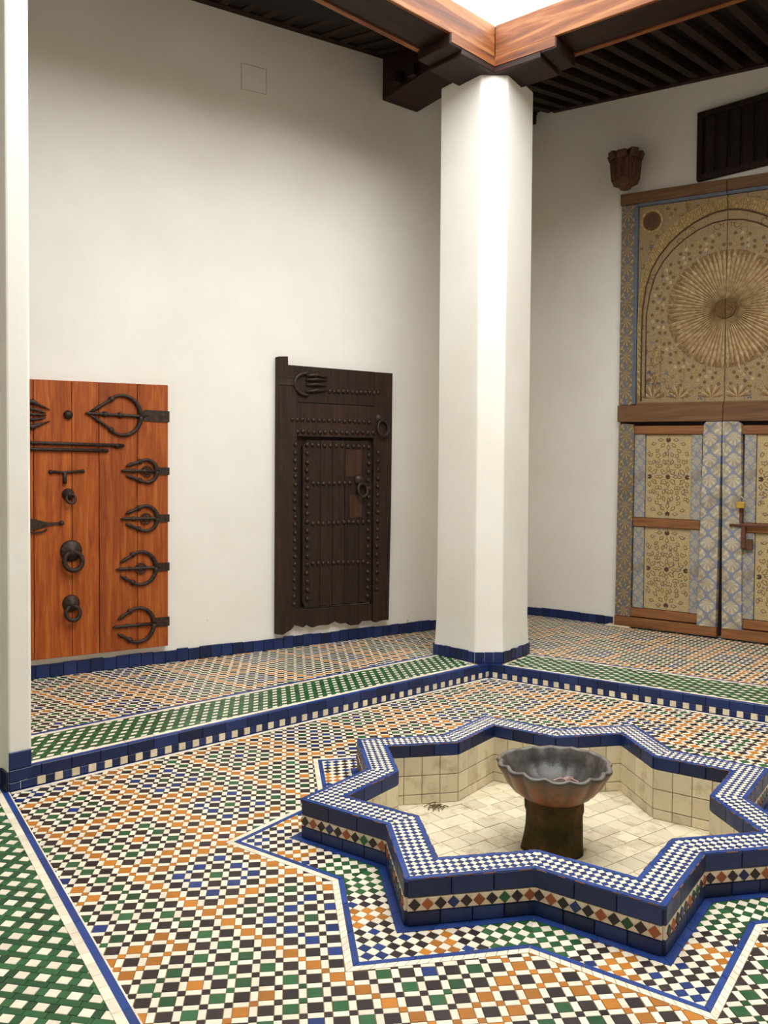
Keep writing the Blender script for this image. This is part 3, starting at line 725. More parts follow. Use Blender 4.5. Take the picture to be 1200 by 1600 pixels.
# ceiling boards slope up from the beams to the walls
cm = MB()
def zwl(u): return 5.72 + 0.065 * (u - 1.2)
def zwr(u): return 5.99 - 0.105 * u
BT = 0.11
def P3d(v, z): return (v.x, v.y, z)
bkL = (LC + out(C0, LC, BW) * 1, C0 + out(C0, LC, BW) * 1)
nLo = Vector((-(C0 - LC).y, (C0 - LC).x)).normalized()       # away from the courtyard over the left gallery
nRo = Vector(((C0 - RC).y, -(C0 - RC).x)).normalized()
slab(cm, [P3d(LC + nLo * .15 - (C0 - LC).normalized() * .5, 5.40), P3d(C0 + nLo * .15, 5.49), P3d(wl(4.2, -.3), zwl(4.2) + BT + .02), P3d(wl(-2.3, -.3), zwl(-2.3) + BT + .02)], .06, 'wood_ceiling_board')
slab(cm, [P3d(C0 + nRo * .15, 5.49), P3d(RC + nRo * .15 + (RC - C0).normalized() * .5, 5.49), P3d(wr(5.6, -.3), zwr(5.6) + BT + .12), P3d(wr(0.0, -.3), zwr(0) + BT)], .06, 'wood_ceiling_board')
slab(cm, [P3d(C0 + nLo * .15, 5.49), P3d(C0 + nRo * .15, 5.49), P3d(wr(0.0, -.3), zwr(0) + BT), P3d(wl(4.2, -.3) + Vector((.4, 1.9)), 6.1)], .06, 'wood_ceiling_board')
slab(cm, [P3d(C0 + nLo * .15, 5.49), P3d(wl(4.2, -.3) + Vector((.4, 1.9)), 6.1), P3d(wl(4.2, -.3) + Vector((-.5, 1.0)), 6.1), P3d(wl(4.2, -.3), zwl(4.2) + BT + .02)], .06, 'wood_ceiling_board')
# near side
nN = Vector(((NC - LC).y, -(NC - LC).x)).normalized() * -1
def outside(a, b): n = (b - a).normalized(); return Vector((n.y, -n.x))
oA = outside(LC, NC); oB = outside(NC, RC)
slab(cm, [P3d(LC + oA * .1 + Vector((0, .3)), 5.55), P3d(wl(-2.6, -.3), 5.6), P3d(Vector((-3.2, -3.2)), 5.8), P3d(NC + oA * .1, 5.55)], .06, 'wood_ceiling_board')
slab(cm, [P3d(NC + oB * .1, 5.55), P3d(Vector((-3.2, -3.2)), 5.8), P3d(Vector((3.0, -3.4)), 5.8), P3d(RC + oB * .1, 5.55)], .06, 'wood_ceiling_board')
slab(cm, [P3d(RC + oB * .1, 5.55), P3d(Vector((3.0, -3.4)), 5.8), P3d(Vector((7.4, 1.0)), 5.8), P3d(wr(5.7, -.3), 5.7)], .06, 'wood_ceiling_board')
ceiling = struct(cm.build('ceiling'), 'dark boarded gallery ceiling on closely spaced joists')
def joist(a, b, za, zb, w=.075, h=.105):
    d = b - a; L = d.length; rot = math.atan2(d.y, d.x) - PI / 2; q = MB()
    q.hexa([(-w / 2, 0, 0), (w / 2, 0, 0), (w / 2, L, zb - za), (-w / 2, L, zb - za), (-w / 2, 0, h), (w / 2, 0, h), (w / 2, L, zb - za + h), (-w / 2, L, zb - za + h)], 'wood_joist')
    q.build('joist', ceiling, (a.x, a.y, za), rot)
k = -1.9
while k < 3.35:
    b = wl(k, .0); d0 = C0 - LC; 
    # meet the beam along the wall normal
    n = Vector((WLE.y, -WLE.x)); A = Vector((d0.y, -d0.x)).normalized(); t = (LC + nLo * .2 - b).dot(A) / n.dot(A)
    a = b + n * t
    if t > 0.3: joist(a, b, 5.425 + .03 * (k / 3), zwl(k) + .02)
    k += 0.205
k = 0.0
while k < 5.2:
    b = wr(k, .0); d0 = RC - C0
    n = Vector((WRE.y, -WRE.x)); A = Vector((d0.y, -d0.x)).normalized(); t = (C0 + nRo * .2 - b).dot(A) / n.dot(A)
    a = b + n * t
    if t > 0.3: joist(a, b, 5.46, zwr(k) + .02)
    k += 0.215
for nm, f, zf, u0, u1, R in (('l', wl, zwl, -2.2, 3.335, RWL), ('r', wr, zwr, 0.26, 5.3, RWR)):
    q = MB(); L = u1 - u0
    q.hexa([(0, -.07, zf(u0)), (L, -.07, zf(u1)), (L, -.001, zf(u1)), (0, -.001, zf(u0)), (0, -.07, zf(u0) + .13), (L, -.07, zf(u1) + .13), (L, -.001, zf(u1) + .13), (0, -.001, zf(u0) + .13)], 'wood_joist')
    q.build('wall_plate', ceiling, P3d(f(u0), 0), R)

# ------------------------------------------------------------------ star fountain
RIM_Z, BAS_Z, KI = 0.178, -0.16, 0.827
ft = empty('star_fountain', (SCN[0], SCN[1], 0.0))
tag(ft, 'eight-pointed star basin with blue and white tiled rim in the courtyard floor', 'fountain')
OX, OY = SCN
def loc(p): return (p[0] - OX, p[1] - OY)
core = MB()
for i in range(16):
    a, b, c, d = (loc(s2w(sv(i, .993))), loc(s2w(sv(i + 1, .993))), loc(s2w(sv(i + 1, KI + .008))), loc(s2w(sv(i, KI + .008))))
    core.prism(ccw([a, b, c, d]), -0.3, RIM_Z - .006, 'grout_dark')
core.build('wall_core', ft)
bf = MB(); bf.prism(ccw([loc(s2w(sv(i, .86))) for i in range(16)]), -0.3, BAS_Z - .005, 'grout'); bf.build('basin_bed', ft)
# rim: blue border strips and fine blue-white checker
ks0, ks1 = KI + .020, 1 - .022
for i in range(16):
    for (k0, k1, n) in ((ks1 + .001, 1.004, 3), (KI - .004, ks0 - .001, 3)):
        for m_ in range(n):
            def Pq(k, t):
                a, b = sv(i, k), sv(i + 1, k); return loc(s2w((a[0] + (b[0] - a[0]) * t, a[1] + (b[1] - a[1]) * t)))
            t0, t1 = (m_ + .006) / n, (m_ + .994) / n
            pl = ccw([Pq(k0, t0), Pq(k1, t0), Pq(k1, t1), Pq(k0, t1)]); cx = sum(p[0] for p in pl) / 4; cy = sum(p[1] for p in pl) / 4
            q = MB(); q.prism([(p[0] - cx, p[1] - cy) for p in pl], -.012, 0, 'strip_blue'); q.build('rim_strip', ft, (cx, cy, RIM_Z + random.uniform(-.0008, .0008)))
for i in range(16):
    for (k_, z_) in ((1.006, RIM_Z - .002), (KI - .006, RIM_Z - .002)):
        a, b = loc(s2w(sv(i, k_))), loc(s2w(sv(i + 1, k_)))
        for n_ in range(7):
            if random.random() < .35: continue
            t0, t1 = (n_ + random.uniform(0, .35)) / 7, (n_ + random.uniform(.6, 1)) / 7
            q = MB(); q.tube([(a[0] + (b[0] - a[0]) * t, a[1] + (b[1] - a[1]) * t, z_ + random.uniform(-.001, .0008)) for t in (t0, (t0 + t1) / 2, t1)], .0024, 'worn_clay', 5); q.build('worn_edge', ft)
cr = 0.0192; rim = MB()
for t in range(8):
    a = -t * PI / 4; ca, sa = math.cos(a), math.sin(a)
    for i in range(22, 56):
        for j in range(-32, 33):
            x, y = i * cr, j * cr
            pts = []
            for dx, dy in ((-1, -1), (1, -1), (1, 1), (-1, 1)):
                X, Y = x + dx * cr * .475, y + dy * cr * .475; pts.append((X * ca - Y * sa, X * sa + Y * ca))
            q = clip(pts, sector(t) + tip_edges(t, ks1))
            if not q: continue
            for w in subtract(q, tip_edges(t, ks0)):
                rim.prism(ccw([loc(s2w(b)) for b in w]), RIM_Z - .009, RIM_Z + random.uniform(-.0006, .0006), 'tile_white' if (i + j) % 2 else 'tile_blue', bottom=False)
rim.build('rim_checker', ft, stuff=True)
DSEQ = ('tile_black', 'tile_terracotta', 'tile_black', 'tile_navy', 'tile_black', 'tile_terracotta', 'tile_black', 'tile_green', 'tile_black', 'tile_terracotta')
def diamond_mesh(mat, r=.0235, t=.006):
    key = ('d', mat)
    if key not in _tc:
        q = MB(); b = .0015
        q.v = [((r - b) * x, -t, (r - b) * z) for x, z in ((0, -1), (1, 0), (0, 1), (-1, 0))] + [(r * x, 0, r * z) for x, z in ((0, -1), (1, 0), (0, 1), (-1, 0))]
        q.face([0, 1, 2, 3], mat)
        for k in range(4): k2 = (k + 1) % 4; q.face([k, 4 + k, 4 + k2, k2], mat)
        _tc[key] = q.mesh('diamond')
    return _tc[key]
for i in range(16):
    # outer face: star vertices run clockwise, so the outside is to the left of i -> i+1; walk i+1 -> i
    A, B = Vector(loc(s2w(sv(i + 1, .993)))), Vector(loc(s2w(sv(i, .993))))
    d = B - A; n_out = Vector((d.y, -d.x)).normalized()
    if n_out.dot((A + B) / 2) < 0: A, B = B, A
    d = B - A; rot = math.atan2(d.y, d.x); L = d.length
    run_tiles(ft, A, B, .107, RIM_Z - .001, .165, 'tile_navy', 'face_tile', .0025)
    run_tiles(ft, A, B, .001, .055, .125, 'tile_navy', 'face_tile', .0025)
    run_tiles(ft, A, B, .056, .106, L, 'tile_bone', 'band_backing', .001)
    for k in range(10):
        c = A + d * ((k + .5) / 10); nn = Vector((d.y, -d.x)).normalized() * .011
        link('diamond_tile', diamond_mesh(DSEQ[k]), ft, (c.x + nn.x, c.y + nn.y, .081), rot)
    # inner face
    A, B = Vector(loc(s2w(sv(i, KI + .008)))), Vector(loc(s2w(sv(i + 1, KI + .008))))
    d = B - A; n_in = Vector((d.y, -d.x)).normalized()
    if n_in.dot((A + B) / 2) > 0: A, B = B, A
    run_tiles(ft, A, B, .108, RIM_Z - .001, .14, 'tile_navy', 'inner_face_tile', .0025)
    run_tiles(ft, A, B, .001, .107, .104, 'tile_cream', 'basin_wall_tile', .003)
    run_tiles(ft, A, B, -.106, .0, .104, 'tile_cream', 'basin_wall_tile', .003)
    run_tiles(ft, A, B, -.16, -.107, .104, 'tile_cream', 'basin_wall_tile', .003)
fa = math.radians(36); fe1 = Vector((math.cos(fa), math.sin(fa))); fe2 = Vector((-math.sin(fa), math.cos(fa))); fs = .108
for i in range(-12, 13):
    for j in range(-12, 13):
        c = fe1 * ((i + (.5 if j % 2 else 0) * .35) * fs) + fe2 * (j * fs); h = fs / 2 - .0016
        pts = [tuple(c + fe1 * x + fe2 * y + Vector(SCN)) for x, y in ((-h, -h), (h, -h), (h, h), (-h, h))]
        s = [w2s(p) for p in pts]
        done = []; sqs = squares(KI + .004)
        q1 = clip(s, sqs[0]); rest = subtract(s, sqs[0]); pieces = [q1] if q1 else []
        for r_ in rest:
            q2 = clip(r_, sqs[1])
            if q2: pieces.append(q2)
        for w in pieces:
            w = ccw([loc(s2w(p)) for p in w])
            if area(w) < 2e-4: continue
            cx = sum(p[0] for p in w) / len(w); cy = sum(p[1] for p in w) / len(w)
            q = MB(); q.prism([(p[0] - cx, p[1] - cy) for p in w], -.012, 0, 'tile_cream', bottom=False); q.build('basin_floor_tile', ft, (cx, cy, BAS_Z + random.uniform(-.001, .001)))

# stone bowl on a pedestal
BX, BY = 0.838, 3.985
bw = empty('stone_bowl', (BX, BY, BAS_Z)); tag(bw, 'scalloped dark stone bowl on a mossy stump pedestal inside the star basin', 'bowl')
NL = 15
def lobes(a, r, h): return 1 + max(0, (r - .13)) * 0.38 * (abs(math.cos(a * NL / 2 + .3)) - .5)
prof = [(.118, .262), (.150, .270), (.195, .300), (.232, .345), (.258, .395), (.270, .420), (.274, .430), (.268, .438), (.256, .438), (.246, .430), (.228, .380), (.185, .325), (.12, .300), (.05, .294), (.004, .293)]
q = MB(); n = 180; b = 0
for (r, h) in prof:
    for k in range(n):
        a = 2 * PI * k / n; rr = r * lobes(a, r, h)
        hh = h + (-.010 * (abs(math.cos(a * NL / 2 + .3)) - .5) if h > .415 else 0) + .006 * math.sin(a * 2 + 1) * (1 if h > .38 else .3)
        q.v.append((rr * math.cos(a), rr * math.sin(a), hh))
for k in range(len(prof) - 1):
    for c in range(n):
        c2 = (c + 1) % n; q.face([k * n + c, k * n + c2, (k + 1) * n + c2, (k + 1) * n + c], 'bowl_stone')
q.face([c for c in reversed(range(n))], 'bowl_stone'); q.face([(len(prof) - 1) * n + c for c in range(n)], 'bowl_stone')
bo = q.build('bowl', bw, smooth=True)
at = bo.data.attributes.new('stain', 'FLOAT', 'POINT')
vals = []
for idx, v in enumerate(bo.data.vertices):
    k = idx // n; a = 2 * PI * (idx % n) / n
    vals.append(0.0 if k >= 6 else min(1, max(0, (.43 - v.co.z) / .05)) * (0.95 - .6 * (1 - abs(math.cos(a * NL / 2 + .3)))))
at.data.foreach_set('value', vals)
at2 = bo.data.attributes.new('lip', 'FLOAT', 'POINT'); at2.data.foreach_set('value', [(.55 if idx // n in (7, 8) else .0) for idx in range(len(bo.data.vertices))])
q = MB(); rows = 14; nn = 48
for r_ in range(rows + 1):
    h = .285 * r_ / rows
    for k in range(nn):
        a = 2 * PI * k / nn
        sq = 1 / max(abs(math.cos(a - .5)), abs(math.sin(a - .5))); sq = 1 + (min(sq, 1.25) - 1) * .45
        R = (.128 if h > .2 else .122 + .014 * (1 - h / .2) ** 2) * sq * (1 + .025 * math.sin(3 * a + h * 9) + .02 * math.sin(7 * a - h * 22))
        q.v.append((R * math.cos(a), R * math.sin(a), h))
for r_ in range(rows):
    for k in range(nn): k2 = (k + 1) % nn; q.face([r_ * nn + k, r_ * nn + k2, (r_ + 1) * nn + k2, (r_ + 1) * nn + k], 'mossy_stone')
q.face(list(reversed(range(nn))), 'mossy_stone'); q.face([rows * nn + k for k in range(nn)], 'mossy_stone')
q.build('pedestal', bw, smooth=True)
# bits lying in the bowl and basin
q = MB()
for k in range(5):
    a = (.3, 1.1, 2.4, .8, 2.0)[k]; x, y = (-.03, .0, .03, .015, -.01)[k], (.0, .01, -.01, .015, -.005)[k]
    q.tube([(x - .035 * math.cos(a), y - .02 * math.sin(a), .002), (x, y, .012), (x + .035 * math.cos(a), y + .02 * math.sin(a), .006)], .005, 'pink_shard', 6)
tag(q.build('broken_shards', None, (BX + .075, BY + .070, BAS_Z + .318)), 'small pinkish shards lying in the stone bowl', 'debris')
q = MB()
for k in range(14):
    a = random.uniform(0, 6.28); x, y = random.gauss(0, .022), random.gauss(0, .022); l = random.uniform(.02, .05)
    q.tube([(x - l * math.cos(a), y - l * math.sin(a), .003), (x + .008, y, .012), (x + l * math.cos(a), y + l * math.sin(a), .004)], .0025, 'dry_twig', 5)
tag(q.build('twig_clump', None, (0.298, 4.49, BAS_Z + .003)), 'small clump of dry twigs on the cream basin floor', 'twigs')
q = MB(); q.plate([(-.02, 0), (-.004, -.012), (.02, .002), (.004, .014)], -.0012, .0012, 'yellow_leaf')
lf = q.build('fallen_leaf', None, (0.99, 3.99, BAS_Z + .006)); lf.rotation_euler = (PI / 2 - .3, 0, .5); tag(lf, 'small yellow leaf on the basin floor beside the pedestal', 'leaf')

# ------------------------------------------------------------------ brown panel door with ironwork, left wall
def poly_arc(cx, cz, rx, rz, a0, a1, n): return [(cx + rx * math.cos(a0 + (a1 - a0) * k / n), cz + rz * math.sin(a0 + (a1 - a0) * k / n)) for k in range(n + 1)]
bd = empty('panel_door', (*wl(0.0), 0.27), RWL)
tag(bd, 'orange-brown plank door mounted with iron hinges, bolts and ring knockers on the left wall', 'door')
ZB = 0.27
seams = [-0.42, -0.17, 0.038, 0.321, 0.532, 0.842, 1.105]
for a, b in zip(seams[:-1], seams[1:]):
    q = MB(); g = .0022; za, zb_ = 2.417 + .037 * a, 2.417 + .037 * b
    q.hexa([(a + g, -.058, 0), (b - g, -.058, 0), (b - g, -.004, 0), (a + g, -.004, 0), (a + g, -.058, za - ZB), (b - g, -.058, zb_ - ZB), (b - g, -.004, zb_ - ZB), (a + g, -.004, za - ZB)], 'wood_cedar')
    c = (a + b) / 2; q.v = [(x - c, y, z) for x, y, z in q.v]
    q.build('plank', bd, (c, 0, 0), bevel=.003)
YF = -.060
def bar(q, pts, r, mat='iron', rs=None, n=8): q.tube([(u, YF - .010, z - ZB) for u, z in pts], r, mat, n, rs=rs)
def knob(q, u, z, r, mat='iron', y=YF - .004): q.lathe([(r, 0), (r * .95, r * .35), (r * .6, r * .8), (.001, r)], mat, 14, 'y', (u, y, z - ZB))
def hinge(tipu, z, eu, w, pu, pz0, pz1, style):
    """ring hinge: plate at the edge, horseshoe loop and a middle prong ending in a point"""
    h = empty('hinge', (0, 0, 0)); h.parent = bd
    q = MB(); q.plate([(pu, pz0 - ZB + .008), (pu + .012, pz0 - ZB), (1.112, pz0 - ZB), (1.112, pz1 - ZB), (pu + .012, pz1 - ZB), (pu, pz1 - ZB - .008)], YF - .008, YF + .002, 'iron'); q.build('plate', h)
    q = MB(); zc = (pz0 + pz1) / 2; knob(q, pu + .03, zc, .012); knob(q, 1.08, zc, .008); q.build('nail', h)
    cx = eu - w * .95; span = cx - tipu; pts = []
    for sgn in (1, -1):
        P = poly_arc(cx, z, w * .95, w, 0, sgn * PI * .62, 12)
        e = P[-1]; steps = 6
        for k in range(1, steps + 1):
            t = k / steps; P.append((e[0] + (tipu + .03 - e[0]) * t * (0.97 if style == 1 else .93), z + (e[1] - z) * ((1 - t) ** (1.15 if style == 1 else 1.0) * (1 - (.08 if style == 1 else .42)) + (.08 if style == 1 else .42))))
        rs = [.021 * (1 - .40 * min(1, k / 11)) for k in range(len(P))]
        rs[-1] = .004
        q = MB(); bar(q, P, .013, rs=rs); kz = P[13]; knob(q, kz[0], kz[1], .024); kz = P[-3]; knob(q, kz[0], kz[1], .017); q.build('loop', h, smooth=True)
    q = MB(); bar(q, [(pu + .01, zc), (eu - .01, z), (tipu + .1, z), (tipu + .03, z), (tipu, z)], .009, rs=[.014, .014, .012, .014, .002])
    for t in (.35, .62): knob(q, tipu + (eu - tipu) * t, z, .025 if style == 1 else .02)
    q.build('prong', h, smooth=True)
    if style == 2:
        for rr in (.045, .022):
            q = MB(); q.tube([(cx + rr * math.cos(a_), YF - .012, z - ZB + rr * .9 * math.sin(a_)) for a_ in [2 * PI * k / 20 for k in range(20)]], .006, 'iron', 6, closed=True); q.build('inner_ring', h, smooth=True)
hinge(0.416, 2.183, 0.868, .160, 0.893, 2.148, 2.240, 1)
hinge(0.701, 1.736, 1.003, .092, 0.986, 1.708, 1.770, 2)
hinge(0.697, 1.346, 1.006, .103, 0.994, 1.315, 1.378, 2)
hinge(0.656, 0.937, 0.994, .135, 0.994, .905, .974, 2)
hinge(0.631, 0.470, 0.977, .140, 0.960, .440, .516, 0)
# fork-ended strap partly hidden by the pillar
h = empty('strap_hinge', (0, 0, 0)); h.parent = bd
for (z0, z1, zt, ut) in ((2.235, 2.245, 2.192, .155), (2.20, 2.19, 2.165, .125), (2.150, 2.150, 2.150, .130), (2.10, 2.11, 2.132, .125), (2.065, 2.055, 2.106, .155)):
    q = MB(); bar(q, [(-.25, 2.15), (-.12, z0), (.03, z1), (.09, (z1 + zt) / 2), (ut, zt)], .01, rs=[.012, .012, .022 if abs(z1 - 2.15) > .08 else .010, .010, .004]); q.build('prong', h, smooth=True)
q = MB(); knob(q, .293, 2.163, .036); q.build('boss', bd, smooth=True)
for z0, z1, ue, nm in ((1.932, 1.939, .726, 1), (1.881, 1.894, .601, 0)):
    q = MB(); bar(q, [(-.4, z0), (ue, z1)], .0135)
    if nm: knob(q, ue - .055, z1 - .006, .022)
    q.build('bolt_rod', bd, smooth=True)
q = MB(); bar(q, [(.157, 1.716), (.265, 1.716), (.407, 1.727)], .010); bar(q, [(.265, 1.716), (.264, 1.625)], .016); knob(q, .162, 1.716, .017); knob(q, .403, 1.726, .016); q.build('t_latch', bd, smooth=True)
q = MB(); q.plate([(u, z - ZB) for u, z in ((-.2, 1.29), (.0, 1.27), (.06, 1.275), (.14, 1.30), (.23, 1.312), (.23, 1.330), (.14, 1.325), (.04, 1.355), (-.2, 1.36))], YF - .008, YF, 'iron'); knob(q, .24, 1.32, .02)
q.tube([(u, YF - .014, z - ZB) for u, z in poly_arc(.03, 1.28, .10, .03, PI, 2 * PI, 12)], .007, 'iron', 6); q.build('leaf_latch', bd, smooth=False)
for (u, z, r, ru, rz, rr, th) in ((.291, 1.543, .048, .303, 1.510, .040, .011), (.313, 1.101, .085, .320, 1.022, .080, .019), (.311, .689, .068, .316, .615, .062, .016)):
    k_ = empty('ring_knocker', (0, 0, 0)); k_.parent = bd
    q = MB(); q.lathe([(r, 0), (r * .97, .008), (r * .8, .02), (r * .45, .034), (r * .3, .045), (.001, .048)], 'iron', 24, 'y', (u, YF, z - ZB)); q.build('rose', k_, smooth=True)
    q = MB(); q.tube([(ru + rr * .85 * math.cos(a_), YF - .036 + .010 * math.sin(a_), rz - ZB + rr * .9 * math.sin(a_)) for a_ in [2 * PI * k / 28 for k in range(28)]], th, 'iron', 10, closed=True); q.build('ring', k_, smooth=True)

# ------------------------------------------------------------------ old dark studded door, left wall
dd = empty('studded_door', (*wl(2.15), 0.27), RWL)
tag(dd, 'old blackened wooden door with rows of iron studs and a small inner wicket on the left wall', 'door')
def dp(u, z): return (u - 2.15, z - ZB)
def board(name, pts, y0, y1, mat, parent=dd, bev=.004):
    q = MB(); q.plate([dp(u, z) for u, z in pts], y0, y1, mat); return q.build(name, parent, bevel=bev)
board('stile', [(2.140, .262), (2.20, .255), (2.29, .30), (2.325, .345), (2.33, .42), (2.335, 2.06), (2.335, 2.735), (2.240, 2.733), (2.238, 2.81), (2.142, 2.80), (2.142, 2.5)], -.075, -.004, 'wood_ancient')
board('stile', [(3.215, .30), (3.25, .275), (3.33, .29), (3.408, .285), (3.428, 1.4), (3.435, 2.762), (3.22, 2.755), (3.21, 2.0)], -.070, -.004, 'wood_ancient')
board('top_rail', [(2.338, 2.40), (3.217, 2.42), (3.217, 2.757), (2.338, 2.736)], -.066, -.004, 'wood_ancient')
board('middle_rail', [(2.338, 2.085), (3.210, 2.105), (3.217, 2.415), (2.338, 2.395)], -.070, -.004, 'wood_ancient')
board('bottom_rail', [(2.335, .33), (2.42, .30), (2.46, .325), (2.52, .29), (2.60, .305), (2.70, .298), (2.78, .33), (2.84, .298), (2.92, .30), (2.96, .27), (3.05, .268), (3.09, .30), (3.21, .295), (3.21, .46), (2.335, .475)], -.060, -.004, 'wood_ancient')
board('back_board', [(2.16, .48), (3.40, .47), (3.41, 2.70), (2.16, 2.68)], -.022, -.003, 'wood_shutter')
wk = empty('wicket', (0, 0, 0)); wk.parent = dd
edges = [2.405, 2.60, 2.735, 2.875, 3.045, 3.195]
for k, (a, b) in enumerate(zip(edges[:-1], edges[1:])):
    zt = 2.052 + .03 * (a - 2.4); cutl = .05 if k == 0 else 0; cutr = .05 if k == 4 else 0
    P = [(a + .002 + cutl * .5, .492), (b - .002 - cutr * .5, .478), (b - .002, .52), (b - .002, zt - cutr), (b - .002 - cutr, zt + .004), (a + .002 + cutl, zt), (a + .002, zt - cutl), (a + .002, .54)]
    board('plank', P, -.062, -.010, 'wood_ancient', wk)
board('patch', [(2.878, 1.72), (3.06, 1.722), (3.075, 1.985), (2.880, 1.98)], -.0655, -.06, 'wood_patch', wk)
board('patch', [(2.935, 1.32), (3.075, 1.325), (3.078, 1.55), (2.93, 1.545)], -.0655, -.06, 'wood_patch', wk)
sm = MB(); sm.lathe([(.023, 0), (.021, .008), (.014, .016), (.001, .020)], 'iron', 10, 'y'); sm.smooth = True; stud_me = sm.mesh('stud')
def studs(u0, z0, u1, z1, n, y=-.0665):
    for k in range(n):
        t = k / (n - 1); u, z = dp(u0 + (u1 - u0) * t + random.uniform(-.004, .004), z0 + (z1 - z0) * t + random.uniform(-.004, .004))
        link('stud', stud_me, dd, (u, y, z))
studs(2.689, 2.528, 3.261, 2.553, 12, -.066); studs(2.280, 2.237, 3.150, 2.261, 16, -.070); studs(2.341, 2.127, 3.196, 2.158, 15, -.070)
studs(2.318, 2.004, 2.312, .529, 21, -.075); studs(2.452, 2.009, 2.454, .573, 19); studs(3.152, 2.016, 3.145, .542, 19); studs(3.259, 1.964, 3.254, .610, 17, -.070)
studs(2.51, 2.01, 3.10, 2.02, 10, -.062); studs(2.516, 1.648, 2.931, 1.661, 8, -.062); studs(2.518, 1.274, 3.09, 1.281, 11, -.062); studs(2.516, .898, 3.09, .888, 11, -.062)
for (u, z, r, bu, bz) in ((3.300, 2.205, .075, 3.275, 2.300), (3.060, 1.592, .064, 3.035, 1.690)):
    k_ = empty('ring_handle', (0, 0, 0)); k_.parent = dd; x, zz = dp(bu, bz)
    q = MB(); q.lathe([(.055, 0), (.05, .012), (.03, .03), (.001, .036)], 'iron', 20, 'y', (x, -.066, zz)); q.build('rose', k_, smooth=True)
    x, zz = dp(u, z); q = MB(); q.tube([(x + r * .85 * math.cos(a_), -.100 + .01 * math.sin(a_), zz + r * math.sin(a_)) for a_ in [2 * PI * k / 28 for k in range(28)]], .014, 'iron', 10, closed=True); q.build('ring', k_, smooth=True)
h = empty('fork_hinge', (0, 0, 0)); h.parent = dd
q = MB(); P = [dp(u, z) for u, z in poly_arc(2.43, 2.57, .125, .10, PI * .42, PI * 1.58, 16)]
q.tube([(x, -.078, z) for x, z in P], .014, 'iron', 8, rs=[.008] + [.016] * 15 + [.008]); q.build('loop', h, smooth=True)
for (z0, z1) in ((2.655, 2.655), (2.61, 2.625), (2.565, 2.576), (2.50, 2.53)):
    q = MB(); a0, a1 = dp(2.43, z0), dp(2.655, z1); q.tube([(a0[0], -.078, a0[1]), ((a0[0] + a1[0]) / 2, -.084, (a0[1] + a1[1]) / 2 + .008), (a1[0], -.076, a1[1])], .01, 'iron', 8, rs=[.010, .016, .006]); q.build('prong', h, smooth=True)
q = MB(); q.plate([dp(u, z) for u, z in ((2.145, 2.545), (2.32, 2.55), (2.32, 2.60), (2.145, 2.60))], -.082, -.074, 'iron'); q.build('strap', h)

